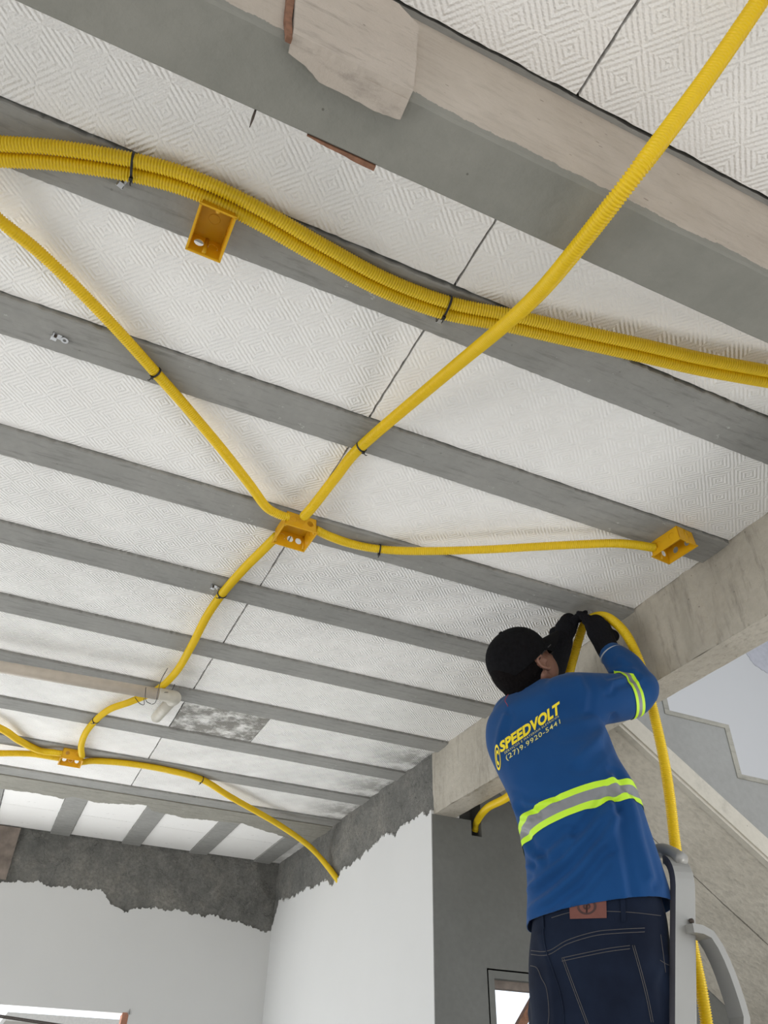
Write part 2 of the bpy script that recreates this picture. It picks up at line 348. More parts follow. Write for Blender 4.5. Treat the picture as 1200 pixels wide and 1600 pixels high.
# ledge of mortar where the near beam meets the foam (camera side)
bm = NB(); e = jag([(X0,.4535),(0.2,.4545),(XB,.4535)], .002, 31, 9)
prism(bm, [(x,y,1.462) for x,y in e]+[(XB,YB0,1.462),(X0,YB0,1.462)], (0,0,.02)); fixn(bm)
pt = finish(bm, 'mortar_ledge', M['joist'], parent=near)
# right beam ---------------------------------------------------------
def grid_face(bm, fx, us, vs, mi=0):
    g = [[bm.verts.new(fx(u,v)) for v in vs] for u in us]
    for i in range(len(us)-1):
        for j in range(len(vs)-1): f = bm.faces.new((g[i][j],g[i+1][j],g[i+1][j+1],g[i][j+1])); f.material_index = mi
def lin(a,b,n): return [a+(b-a)*i/n for i in range(n+1)]
bm = NB()
def streaks(y,z):   # runnels of mortar down the beam face
    s = max(0, noise.noise((y*9,z*1.2,4.0))-.12)*.022+.0018*noise.noise((y*30,z*30,1))
    return s
def fr(y,z):
    far = min(1,max(0,(y-3.22)/.25)); d = streaks(y,z)*(1-far)*(1 if z>ZB+.01 else .3)
    d += far*min(.012 if z > 1.22 else .0105, max(0,.016*noise.fractal(Vector((y*7,z*5,2)),1.0,2.0,5)+.006))
    return Vector((XB-d, y, z))
grid_face(bm, fr, lin(Y0,YG,900), lin(ZB,1.535,30), 0)
bm2l = lin(YG,YF,420)
grid_face(bm, fr, bm2l, lin(1.0,1.535,44), 1)
grid_face(bm, lambda y,x: Vector((x,y,ZB+.0015*noise.noise((y*20,x*20,0)))), lin(Y0,YG,200), lin(XB,1.882,6), 0)
bmesh.ops.remove_doubles(bm, verts=bm.verts, dist=.0006)
box(bm, (XB+.03,Y0,ZB+.003), (1.882,YG,1.60), 0); box(bm, (XB+.03,YG,1.0), (1.882,YF+.1,1.60), 1)
right = finish(bm, 'right_beam', None, origin=(XB,1.5,ZB), mats=[M['beam'],M['rough']], smooth=True); right.name = 'ceiling_beam'
tag(right, 'concrete beam along the right side, rough and dark past the white wall', 'beam')
# white wall right, torn plaster top
we = jag([(YF,1.055),(5.64,1.075),(5.56,1.205),(5.40,1.185),(5.1,1.17),(4.82,1.155),(4.66,1.15),(4.60,1.105),(4.50,1.125),(4.42,1.165),(4.23,1.165),(4.1,1.185),(3.98,1.192),(3.8,1.19),(3.72,1.165),(3.6,1.20),(3.45,1.20),(YG,1.185)], .028, 44, 6)
bm = NB(); prism(bm, [(XB-.016,y,z) for y,z in we]+[(XB-.016,YG,-1.5),(XB-.016,YF,-1.5)], (.15,0,0)); fixn(bm)
struct(finish(bm, 'wall_right', M['white']))
# far wall: rough concrete band, white plaster below, window opening
WX = .915; WZ = .512
bm = NB(); grid_face(bm, lambda x,z: Vector((x, YF-min(.0115 if z < 1.22 else .03, max(-.02,.003+.018*noise.fractal(Vector((x*6,z*6,5)),1.0,2.0,5))), z)), lin(-2.6,XB,420), lin(.98,1.535,50)); box(bm, (X0,YF+.02,.98),(XB,YF+.15,1.6)); box(bm,(X0,YF-.01,.98),(-2.6,YF+.02,1.6))
struct(finish(fixn(bm), 'wall_far_band', M['rough'], smooth=True)); 
fe = jag([(XB,1.045),(1.72,1.02),(1.65,1.04),(1.55,1.06),(1.38,1.09),(1.2,1.075),(1.0,1.09),(.86,1.075),(.80,1.05),(.72,1.06),(.66,1.11),(.62,1.15),(.50,1.15),(.38,1.14),(.2,1.16),(.01,1.13),(-.6,1.13),(-2,1.12),(X0,1.12)], .026, 47, 6)
bm = NB()
fl = jag([(.70,1.075),(.74,1.068),(.775,1.05),(.765,1.045),(.735,1.055),(.70,1.068)], .006, 71, 4)
prism(bm, [(x,YF-.013,z) for x,z in fl], (0,.008,0))
prism(bm, [(x,YF-.014,z) for x,z in fe]+[(X0,YF-.014,WZ),(XB,YF-.014,WZ)], (0,.13,0))
box(bm, (WX,YF-.014,-1.5), (XB,YF+.116,WZ)); box(bm, (X0,YF-.014,-1.5), (WX,YF+.116,-.55)); box(bm, (X0,YF-.014,-.55), (-2.4,YF+.116,WZ)); fixn(bm)
struct(finish(bm, 'wall_far', M['white']))
bm = NB(); box(bm, (WX-.022,YF-.008,.30), (WX,YF+.1,WZ-.003)); box(bm, (WX-.03,YF-.016,WZ-.06), (WX+.006,YF+.0,WZ+.004))
tag(finish(bm, 'window_reveal', M['brick'], origin=(WX,YF,0)), 'bare brick edge at the right side of the far window opening', 'window reveal')
bm = NB(); bmn = [Vector((x,YF-.02-.008*math.sin(z*30+x*9),z)) for z in (1.13,1.47) for x in (-.5,.03)]
box(bm, (-.9,YF-.034,1.15), (.035,YF-.012,1.452)); struct(finish(bm, 'trim_1', M['bark']))
bm = NB(); a = PY(201,1585,YF-.02); sweep(bm, [a, a+Vector((.001,-.004,.03))], lambda i: (.007,.001)[i], 6)
tag(finish(bm, 'mortar_spike', M['joist'], origin=a), 'small dark mortar spike above the far window corner', 'mortar lump')
# neighbouring house seen through far window
bm = NB(); box(bm, (1.0,14,-1.5), (9,20,1.05)); box(bm,(0.6,13.6,1.05),(9.3,20.3,1.15),1)
tag(finish(bm, 'neighbouring_house', None, origin=(3,14,-1.5), mats=[M['white'],M['ground']]), 'pale house with flat roof outside the far window', 'house')
for i in range(2):
    bm = NB(); sweep(bm, [Vector((-5,11+i,1.05+.08*i)), Vector((-1,11+i,.98+.1*i)), Vector((2.2,11+i,.75+.1*i))], .009, 6)
    tag(finish(bm, 'power_line', M['rust'], origin=(-1,11+i,1)), 'thin overhead cable outside the far window, %s one' % ('lower','upper')[i], 'cable', 'overhead cables')
# grey cross wall under the right beam, with window and niche
W2 = (2.045,3.1,-.55,.522)
bm = NB(); hx,hz = 1.985,1.155
HX = (1.965,2.02); HZ = (1.095,ZB+.25)
def wallbits(x0,x1,z0,z1): box(bm, (x0,YG,z0), (x1,YG+.14,z1))
YG_ = YG; YG = YG-.004
wallbits(XB-.012,1.965,W2[3],ZB); wallbits(1.965,2.02,W2[3],1.10); wallbits(2.02,7.5,W2[3],1.7)
wallbits(XB-.012,W2[0],-1.5,W2[3]); wallbits(W2[1],7.5,-1.5,W2[3]); wallbits(W2[0],W2[1],-1.5,W2[2])
box(bm, (1.96,YG+.10,1.09),(2.025,YG+.14,1.7)); YG = YG_
struct(finish(bm, 'wall_cross', M['greywall']))
fr_ = empty('sash_window', (2.4,YG,-.5), 'brown wooden sash window in the dark grey wall', 'window')
bm = NB(); box(bm, (W2[0],YG+.04,W2[3]-.03),(W2[1],YG+.09,W2[3])); box(bm, (W2[0],YG+.05,W2[2]),(W2[0]+.008,YG+.09,W2[3])); box(bm,(W2[1]-.03,YG+.04,W2[2]),(W2[1],YG+.09,W2[3])); box(bm,(W2[0],YG+.04,W2[2]),(W2[1],YG+.09,W2[2]+.03))
finish(bm, 'window_frame', M['bark'], parent=fr_)
a = PY(806,1606,YG+.12); b = PY(840,1545,YG+.12)
bm = NB(); d = (b-a).normalized(); q = a-d*.9; prism(bm, [q, a+d*.5, a+d*.5+Vector((.03,0,-.02)), q+Vector((.03,0,-.02))], (0,.03,0)); fixn(bm)
finish(bm, 'open_sash_rail', M['wood'], parent=fr_)
bm = NB(); e = .035; box(bm, (W2[0]-e,YG-.004,W2[2]),(W2[0]-e+.006,YG,W2[3]+e)); box(bm, (W2[0]-e,YG-.004,W2[3]+e-.006),(W2[1],YG,W2[3]+e))
struct(finish(bm, 'trim_2', M['stairside']))
# stairwell upper wall and side walls
SL = -.72; SB = 2.853
def soff(x): return SB+SL*x
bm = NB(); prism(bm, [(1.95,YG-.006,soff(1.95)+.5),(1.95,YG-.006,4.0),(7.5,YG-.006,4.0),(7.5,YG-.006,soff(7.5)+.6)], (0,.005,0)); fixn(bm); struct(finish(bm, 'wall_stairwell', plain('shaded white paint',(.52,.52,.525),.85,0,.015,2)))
bm = NB(); box(bm,(1.9,YG,1.7),(7.5,YG+.14,4.0)); struct(finish(bm, 'wall_stairwell_core', M['greywall']))
bm = NB(); box(bm,(7.5,-1.0,-1.5),(7.65,YG+.14,4.0)); struct(finish(bm, 'wall_outer', M['white']))
bm = NB(); box(bm,(1.9,-1.5,4.0),(7.65,YG+.14,4.15)); struct(finish(bm, 'ceiling_light_block', M['white']))  # unseen roof slab, added to keep open sky light off the stairwell
a0 = PY(1160,1012,YG-.012); te = jag([(a0.x,a0.z),(PY(1178,1040,YG).x,PY(1178,1040,YG).z),(PY(1215,1062,YG).x,PY(1215,1062,YG).z)], .02, 61, 5)
bm = NB(); prism(bm, [(x,YG-.010,z) for x,z in te]+[(te[-1][0]+1,YG-.010,te[-1][1]+.3),(te[0][0]+.8,YG-.010,te[0][1]+1.2),(te[0][0]-.1,YG-.010,te[0][1]+1.2)], (0,.004,0)); fixn(bm)
struct(finish(bm, 'trim_3', plain('plaster with painted lilac shadow', (.42,.42,.46), .9)))  # torn plaster edge, with a purplish shadow put into its colour
# staircase ---------------------------------------------------------
YS0 = 2.4
def tz(n): return (2.43+.333*n, 1.452-.222*n)
def stair_poly(x_lo=1.885, off=0.0):
    top = []; 
    for n in range(-1,13):
        x,z = tz(n); top += [(x,z+.222),(x,z)]
    x_end = top[-1][0]
    return [(x_lo, top[0][1])]+top+[(x_end, -1.5),(x_end-.2,-1.5)]+[(x_end-.2, max(-1.5,soff(x_end-.2))), (x_lo, soff(x_lo))]
st = empty('staircase', (4.0,YS0,-1.5), 'concrete staircase rising left to the right beam, raw soffit below', 'staircase')
t = NT('stair soffit concrete'); x,y,z = t.xyz()
a = t.noise(4,8,rough=.65); b = t.noise(38,6); col = t.ramp(a, [(.3,(.46,.425,.36)),(.7,(.60,.56,.48))])
col = t.mix(t.math('MULTIPLY', t.ramp(b,[(.45,(0,0,0)),(.7,(1,1,1))]), .3), col, (.22,.2,.17))
wob = t.math('MULTIPLY', t.math('SUBTRACT', t.noise(5,8,rough=.7), .5), .03)
ln = t.math('LESS_THAN', t.math('ABSOLUTE', t.math('ADD', t.math('SUBTRACT', y, 2.776-YS0), wob)), t.math('MULTIPLY', t.noise(6,3), .008))
pm = t.math('LESS_THAN', t.math('ADD', t.voro(24), t.math('MULTIPLY', t.noise(9), .4)), .22)
col = t.mix(t.math('MAXIMUM', t.math('MULTIPLY', ln, .8), t.math('MULTIPLY', pm, .45)), col, (.10,.09,.075))
soffit_mat = t.fin(col, .9, t.bump(t.math('ADD', a, b), .35, .02), spec=.25)
bm = NB(); prism(bm, [(x,YS0,z) for x,z in stair_poly()], (0,YG-YS0-.008,0)); fixn(bm)
for f in bm.faces:
    if f.normal.y > -.5: f.material_index = 1
finish(bm, 'flight', None, parent=st, mats=[M['stairside'],soffit_mat])
bm = NB(); xs = [1.885,6.2]; prism(bm, [(xs[0],YS0-.02,soff(xs[0])+.012),(xs[1],YS0-.02,max(-1.5,soff(xs[1])+.012)),(xs[1],YS0-.02,max(-1.4,soff(xs[1])+.105)),(xs[0],YS0-.02,soff(xs[0])+.105)], (0,.022,0))
prism(bm, [(xs[0],YS0-.012,soff(xs[0])-.006),(xs[1],YS0-.012,max(-1.5,soff(xs[1])-.006)),(xs[1],YS0-.012,max(-1.45,soff(xs[1])+.04)),(xs[0],YS0-.012,soff(xs[0])+.04)], (0,.03,0)); fixn(bm)
finish(bm, 'edge_band', M['stair'], parent=st)
bm = NB()
for n in range(-1,11):
    x,z = tz(n); x2,_ = tz(n+1)
    box(bm, (x-.028,YS0-.004,z-.02),(x,YS0+.01,z+.222)); box(bm, (x,YS0-.004,z-.02),(x2-.028,YS0+.01,z))
finish(bm, 'step_trim', M['strip'], parent=st)
# ================================================================ CONDUITS
RC = .0145; ZH = ZC-.0165
def z_(px,py,z=ZH): return PZ(px,py,z)
conduit([PZ(1420,-330,1.41), PZ(1290,-145,1.405), PZ(1215,-40,1.395), A(1180,12,1.22), A(1100,128,1.215), PZ(1000,262,1.145), PZ(900,390,1.142), PZ(840,460,1.19), PZ(780,515,1.27), z_(690,590,1.37), z_(565,697), z_(525,745), z_(490,790,1.425), z_(474,808,1.424)], .0150,
        'yellow conduit hanging from the top right corner under the beam to the middle box')
conduit([PZ(-90,270,1.415)+Vector((-.75,-.02,.0)), PZ(-90,270,1.415)+Vector((-.3,-.06,.0)), z_(-90,270,1.415), z_(0,345,1.415), z_(60,393), z_(120,450), z_(180,512), z_(243,582), z_(290,635), z_(345,700,1.425), z_(390,757,1.425), z_(415,791,1.425), z_(434,803,1.424), z_(452,809,1.424)], .0140,
        'yellow conduit curving from the left edge to the middle junction box')
conduit([z_(494,828,1.424), z_(515,838,1.424), z_(550,850), z_(593,858), z_(650,861,1.42), z_(750,859,1.412), z_(860,853,1.412), z_(950,849,1.415), z_(990,851,1.42), z_(1022,856,1.424)], .0140,
        'yellow conduit between the middle box and the small box by the right beam')
conduit([z_(432,838,1.424), z_(408,862,1.424), z_(380,890), z_(347,928), z_(322,965,1.42), z_(300,1008,1.42), z_(275,1050), z_(245,1078,1.425), z_(205,1096,1.425), z_(172,1108), z_(150,1125), z_(134,1145,1.425), z_(127,1165,1.425), z_(128,1182,1.424)], .0150,
        'yellow conduit running from the middle box behind the drain pipe to the farthest box')
conduit([z_(-60,1118,1.42), z_(0,1138,1.42), z_(30,1157), z_(60,1172), z_(85,1176,1.424), z_(100,1178,1.424)], .0165, 'upper yellow conduit entering the farthest box from the left edge', ext=1.2)
conduit([z_(-60,1178,1.415), z_(0,1177,1.415), z_(50,1178), z_(97,1185,1.424)], .0165, 'lower yellow conduit entering the farthest box from the left edge', ext=1.2)
wp = PX(527,1374,XB-.01)
conduit([z_(126,1191,1.424), z_(150,1189), z_(200,1193), z_(260,1203), z_(315,1218), z_(360,1245,1.42), z_(430,1285,1.40), PX(478,1318,1.60), PX(503,1343,1.715), wp, wp+Vector((.035,-.01,-.05))], .0165,
        'yellow conduit from the farthest box down into the torn wall')
# bundle along the first joist
def bundle(off, z, r, label):
    base = [(-110,230),(0,237),(90,243),(208,262),(300,288),(400,335),(500,392),(600,445),(697,481),(800,502),(900,525),(1000,547),(1100,570),(1210,590),(1290,603)]
    zz = [1.405,1.41,1.42,ZH-.002,ZH-.004,ZH-.008,ZH-.008,ZH-.004,ZH,1.425,1.42,1.415,1.415,1.415,1.415]
    P = [PZ(a,b,c+z) for (a,b),c in zip(base,zz)]
    out = []
    for i,p in enumerate(P):
        tt = (P[min(i+1,len(P)-1)]-P[max(i-1,0)]); tt.z = 0; tt.normalize(); nn = Vector((-tt.y,tt.x,0)); tw = off[i] if isinstance(off,list) else off
        out.append(p+nn*tw)
    return conduit(out, r, label, group='yellow conduits bundled on the first joist', ext=1.2)
bundle(-.0153, 0, .0150, 'upper corrugated tube of the yellow bundle along the first joist')
bundle(.0153, 0, .0150, 'lower corrugated tube of the yellow bundle along the first joist')
# worker's loose conduit
nich = PY(742,1288,YG+.04)
conduit([nich+Vector((0,.0,-.03)), PY(746,1282,YG-.0), A(762,1262,3.55), A(792,1246,3.3), A(830,1215,3.1), A(858,1150,2.9), A(882,1080,2.80), A(893,1038,2.76), A(904,1000,2.74), A(914,974,2.73), A(934,963,2.70), A(955,968,2.64), A(980,994,2.58), A(1001,1040,2.53), A(1018,1100,2.48), A(1036,1180,2.40), A(1047,1250,2.32), A(1055,1320,2.25), A(1066,1400,2.15), A(1082,1480,2.06), A(1098,1560,1.98), A(1108,1640,1.92), A(1115,1800,1.8), A(1120,2200,1.6)], .0165,
        'loose yellow conduit held up by the worker, looping down beside the ladder', group='yellow corrugated conduits')
# ---------------------------------------------------------------- cable ties
def tie(path_a, path_b, c, r, label, tail=True, wide=False, sx=1.0):
    """nylon strap around a tube at c whose direction is path_b-path_a"""
    t_ = (Vector(path_b)-Vector(path_a)).normalized(); u = Vector((0,0,1)).cross(t_).normalized(); v = t_.cross(u)
    root = empty('cable_tie', c, label, 'cable tie', 'black cable ties'); bm = NB(); n = 28; rings = []
    for k in range(n):
        a = 2*math.pi*k/n; d = u*math.cos(a)*sx+v*math.sin(a); e = (u*math.cos(a)+v*math.sin(a)).normalized()
        p = c+d*r; rings.append([bm.verts.new(p+t_*s*.0023+e*q) for s,q in ((-1,-.001),(-1,.0013),(1,.0013),(1,-.001))])
    for k in range(n):
        for j in range(4): bm.faces.new((rings[k][j],rings[(k+1)%n][j],rings[(k+1)%n][(j+1)%4],rings[k][(j+1)%4]))
    finish(fixn(bm), 'strap', M['black'], parent=root)
    bm = NB(); h = c-v*(r+.001)*(1 if v.z > 0 else -1)+u*r*sx*.45
    box(bm, h-Vector((.0035,.0035,.003)), h+Vector((.0035,.0035,.003))); 
    if tail: sweep(bm, [h, h+u*.008-Vector((0,0,.006)), h+u*.012-Vector((0,0,.003))], lambda i: .0014, 6)
    finish(bm, 'locking_head', M['black'], parent=root); return root
tie(z_(555,706),z_(575,690), z_(565,698), .0155, 'black cable tie on the hanging conduit at the joist before the middle box')
tie(z_(233,571),z_(253,593), z_(243,582), .0145, 'black cable tie on the conduit curving in from the left edge')
tie(z_(583,856),z_(603,859), z_(593,858), .0145, 'black cable tie on the conduit right of the middle box')
tie(z_(356,915),z_(338,940), z_(347,928), .0155, 'black cable tie on the conduit beyond the middle box, beside a zinc clip')
tie(z_(160,1116),z_(142,1134), z_(150,1125), .0155, 'black cable tie on the conduit between drain pipe and farthest box')
tie(z_(305,1215),z_(325,1221), z_(315,1218), .0170, 'black cable tie on the far conduit before it drops into the wall')
tie(PZ(190,258,ZH),PZ(226,268,ZH), PZ(208,262,ZH-.002), .0165, 'black cable tie around the bundle, left of the tall open box', sx=1.85)
tie(PZ(680,475,ZH),PZ(714,486,ZH), PZ(697,481,ZH-.001), .0165, 'black cable tie around the bundle at the foam seam', sx=1.85)
# ---------------------------------------------------------------- zinc clips
def clip(px, py, ang, label):
    c = PZ(px,py,ZC-.001); root = empty('mounting_clip', c, label, 'clip', 'zinc clips on the joists'); rt = Matrix.Rotation(ang,3,'Z')
    bm = NB(); L = []
    box(bm, (-.009,-.0075,-.002),(.013,.0075,0)); box(bm, (-.009,-.0075,-.014),(-.0075,.0075,0)); box(bm, (-.0075,-.005,-.0145),(.004,.005,-.013))
    bmesh.ops.rotate(bm, verts=bm.verts, matrix=rt); bmesh.ops.translate(bm, verts=bm.verts, vec=c); finish(bm, 'bracket', M['zinc'], parent=root)
    bm = NB(); n = 16; rg = []
    for k in range(n):
        a = 2*math.pi*k/n; cc = Vector((.0205+.0065*math.cos(a),.0065*math.sin(a),-.004)); e = Vector((math.cos(a),math.sin(a),0))
        rg.append([bm.verts.new(cc+e*s*.0024+Vector((0,0,q*.001))) for s,q in ((-1,-1),(1,-1),(1,1),(-1,1))])
    for k in range(n):
        for j in range(4): bm.faces.new((rg[k][j],rg[(k+1)%n][j],rg[(k+1)%n][(j+1)%4],rg[k][(j+1)%4]))
    bmesh.ops.rotate(bm, verts=bm.verts, matrix=rt); bmesh.ops.translate(bm, verts=bm.verts, vec=c); finish(fixn(bm), 'eyelet', M['zinc'], parent=root)
    bm = NB(); sweep(bm, [Vector((-.001,0,-.001)), Vector((-.001,0,-.006)), Vector((-.001,0,-.008))], lambda i: (.0035,.0035,.002)[i], 8)
    bmesh.ops.rotate(bm, verts=bm.verts, matrix=rt); bmesh.ops.translate(bm, verts=bm.verts, vec=c); finish(bm, 'pin_head', M['rust'], parent=root)
clip(88,524,.15,'bare zinc clip with eyelet alone on the joist at the left')
clip(192,282,-1.2,'zinc clip under the conduit bundle, left of the tall open box')
clip(688,495,-1.5,'zinc clip under the conduit bundle at the foam seam')
clip(334,915,.3,'zinc clip beside the conduit beyond the middle box')
clip(912,957,-1.0,'zinc clip at the worker\'s fingertips')
# ---------------------------------------------------------------- electrical boxes
def ebox(cx, cy, lx, ly, rot, label, holes, screws, D=.052):
    """moulded back box, mouth down; holes: list of (side, pos, open)"""
    zb = ZC-.0005; c = Vector((cx,cy,zb)); root = empty('electrical_box', c, label, 'electrical box', 'yellow electrical boxes')
    rt = Matrix.Rotation(rot,3,'Z')
    def put(bm, name, mat, lab=None, smooth=False):
        bmesh.ops.rotate(bm, verts=bm.verts, matrix=rt); bmesh.ops.translate(bm, verts=bm.verts, vec=c); o = finish(bm, name, mat, parent=root, smooth=smooth)
        if lab: o['label'] = lab
        return o
    hx,hy,t_ = lx/2,ly/2,.0022; taper = .93
    bm = NB(); box(bm, (-hx*taper,-hy*taper,-t_),(hx*taper,hy*taper,0)); put(bm, 'back_plate', M['boxyellow'])
    def wall(ax, sg, hl):
        """side wall as a ring-holed panel"""
        bm = NB(); half = hx if ax=='y' else hy; off = hy if ax=='y' else hx
        def pt(s, z, o): 
            k = taper+(1-taper)*(-z/D); a = s*half*k; b = sg*(off*k-o)
            return Vector((a,b,z)) if ax=='y' else Vector((b,a,z))
        xs = sorted(hl); cuts = [-1.0]+[(xs[i]+xs[i+1])/2 for i in range(len(xs)-1)]+[1.0]
        if not xs: cuts = [-1,1]
        for ci in range(len(cuts)-1):
            a,b = cuts[ci],cuts[ci+1]; n = 24
            if ci < len(xs):
                hc = xs[ci]; rr = .0105; zc_ = -.023; outer = []; inner = []
                for k in range(n):
                    an = 2*math.pi*k/n+math.pi/4; ux,uz = math.cos(an),math.sin(an); m_ = max(abs(ux),abs(uz)); qx,qz = ux/m_,uz/m_
                    sx_ = (b if qx > 0 else a)*abs(qx)+hc*(1-abs(qx)); sz = (0 if qz > 0 else -D)*abs(qz)+zc_*(1-abs(qz))
                    outer.append((sx_,sz)); inner.append((hc+ux*rr/half, zc_+uz*rr))
                for o in (0,t_):
                    O = [bm.verts.new(pt(s,z,o)) for s,z in outer]; I = [bm.verts.new(pt(s,z,o)) for s,z in inner]
                    for k in range(n): bm.faces.new((O[k],O[(k+1)%n],I[(k+1)%n],I[k]))
                    if o == 0: O0,I0 = O,I
                for k in range(n):
                    bm.faces.new((O0[k],O0[(k+1)%n],O[(k+1)%n],O[k])); bm.faces.new((I0[k],I0[(k+1)%n],I[(k+1)%n],I[k]))
            else:
                vs = [bm.verts.new(pt(s,z,o)) for o in (0,t_) for s,z in ((a,0),(b,0),(b,-D),(a,-D))]
                for f in ((0,1,2,3),(4,7,6,5),(0,4,5,1),(1,5,6,2),(2,6,7,3),(3,7,4,0)): bm.faces.new([vs[i] for i in f])
        return fixn(bm)
    def disc(ax, sg, s, openh):
        half = hx if ax=='y' else hy; off = hy if ax=='y' else hx; k_ = taper+(1-taper)*(.023/D); bm = NB(); vs = []
        n = 20
        for o in (.0006,.0016):
            ring = []
            for k in range(n):
                an = 2*math.pi*k/n; a = s*half*k_+.0096*math.cos(an); z = -.023+.0096*math.sin(an); b = sg*(off*(taper+(1-taper)*(-z/D))-o)
                ring.append(bm.verts.new((a,b,z) if ax=='y' else (b,a,z)))
            vs.append(ring)
        bm.faces.new(vs[0]); bm.faces.new(vs[1])
        for k in range(n): bm.faces.new((vs[0][k],vs[0][(k+1)%n],vs[1][(k+1)%n],vs[1][k]))
        return fixn(bm)
    for ax,sg,key in (('y',-1,'near'),('y',1,'far'),('x',-1,'left'),('x',1,'right')):
        hl = [h[1] for h in holes if h[0]==key]; put(wall(ax,sg,hl), 'side_wall', M['boxyellow'])
        for h in holes:
            if h[0]==key and not h[2]: put(disc(ax,sg,h[1],0), 'knockout', M['boxyellow'])
    # rim lip round the mouth
    bm = NB(); w_ = .0028
    for lo,hi in (((-hx-w_,-hy-w_),(hx+w_,-hy+.001)),((-hx-w_,hy-.001),(hx+w_,hy+w_)),((-hx-w_,-hy),(-hx+.001,hy)),((hx-.001,-hy),(hx+w_,hy))):
        box(bm, (lo[0],lo[1],-D-.0012),(hi[0],hi[1],-D+.0022))
    put(bm, 'rim', M['boxyellow'])
    # back knockout circles (raised rings)
    for (x,y,r) in ([(0.0,0.0,.0115)] if lx < .09 else [(-.022,0,.0115),(.022,0,.0115)]):
        bm = NB(); pts = [Vector((x+r*math.cos(2*math.pi*k/24),y+r*math.sin(2*math.pi*k/24),-t_)) for k in range(25)]; sweep(bm, pts, .0007, 6); put(bm, 'knockout_ring', M['boxyellow'], smooth=True)
    for (x,y) in screws:
        bm = NB(); sweep(bm, [Vector((x,y,-t_-.0001)),Vector((x,y,-t_-.0012)),Vector((x,y,-t_-.0013)),Vector((x,y,-t_-.004)),Vector((x,y,-t_-.005))], lambda i: (.007,.007,.0036,.0036,.002)[i], 14); put(bm, 'screw', M['zinc'], 'zinc screw with washer', True)
    # cover lugs (screw posts)
    for sg in ((1,1),(-1,-1)) if lx < .09 else ((1,1),(-1,-1),(1,-1),(-1,1)):
        bm = NB(); x = sg[0]*(hx-.005); y = sg[1]*(hy-.008) if lx >= .09 else sg[1]*(hy-.004); 
        if lx < .09: x = 0
        sweep(bm, [Vector((x,y,-.004)),Vector((x,y,-D+.0015))], .0042, 12); put(bm, 'screw_post', M['boxyellow'], smooth=True)
    return root
ebox(.028,.961,.068,.110,.02,'tall yellow box open below the conduit bundle, zinc screw inside',[('near',-.45,False),('near',.5,True),('far',-.45,True),('far',.45,False),('left',0,False),('right',0,False)],[(-.013,-.028)])
ebox(.525,1.858,.101,.106,.03,'square yellow junction box in the middle where four conduits meet',[('near',-.5,False),('near',0,False),('near',.6,True),('far',-.5,False),('far',.05,True),('far',.6,True),('left',-.4,False),('left',.4,False),('right',-.2,False)],[(0,-.03)])
ebox(1.586,1.407,.070,.110,.10,'small yellow box by the right beam at the conduit end',[('near',0.1,False),('left',.5,False),('left',-.5,False),('right',-.5,True),('right',.35,True),('far',-.5,True),('far',.45,True)],[(.012,.03)])
ebox(.160,4.142,.104,.104,0,'farthest yellow junction box, above the far window, with round openings',[('near',-.5,True),('near',.4,False),('far',-.6,True),('far',0,False),('far',.6,True),('left',0,False),('right',0,False)],[(0,0)])
# ---------------------------------------------------------------- drain pipe
pr = empty('drain_pipe', PZ(268,1092,1.38), 'beige drain pipe with elbow slung under the ceiling at the left', 'pipe')
ZP = 1.385
e0 = PZ(262,1087,ZP); l0 = PZ(-60,1030,ZP); l1 = PZ(0,1042,ZP)
dirx = (e0-l1).normalized()
bm = NB(); sweep(bm, [l1-dirx*3.5, l1, e0-dirx*.02], .0235, 24); finish(bm, 'pipe_run', M['pvc'], parent=pr, smooth=True)
tip = PZ(247,1118,1.44); 
bm = NB(); P = catmull([e0-dirx*.035, e0-dirx*.01, e0+dirx*.028+Vector((0,.006,.001)), e0+dirx*.036+Vector((-.002,.04,.008)), e0+dirx*.030+Vector((0,.075,.016))], .006); sweep(bm, P, .0262, 24); eo = finish(bm, 'elbow', M['pvc2'], parent=pr, smooth=True); eo['label'] = 'paler elbow fitting'
q = e0+dirx*.030+Vector((0,.07,.015)); 
bm = NB(); sweep(bm, [q, q+(tip-q)*.9, tip+(tip-q)*.12], lambda i: (.0245,.0243,.0243)[i], 24); finish(bm, 'stub', M['pvc2'], parent=pr, smooth=True)
def wire(pts, label, r=.0014):
    bm = NB(); sweep(bm, catmull(pts,.006), r, 6); return tag(finish(bm, 'binding_wire', M['wire'], origin=pts[0], smooth=True), label, 'wire', 'binding wires at the drain pipe')
def wp_(px,py,dz=0): return PZ(px,py,ZP-.03+dz)
wire([PZ(262,1044,1.41), wp_(252,1062,.01), wp_(247,1080,-.004), wp_(243,1097), wp_(236,1101)], 'long dark tie wire reaching from the conduit over the drain pipe')
wire([wp_(228,1074,.02), wp_(227,1088,-.004), wp_(229,1096), wp_(236,1100)], 'dark wire loop around the drain pipe nearest the elbow')
wire([wp_(211,1090,.02), wp_(218,1099,0), wp_(225,1101), wp_(225,1091,.0)], 'short curled wire end under the drain pipe')
wire([PZ(273,1069,1.42), PZ(270,1076,1.41), PZ(265,1081,1.40), wp_(257,1082,.01)], 'small wire end above the pipe elbow')
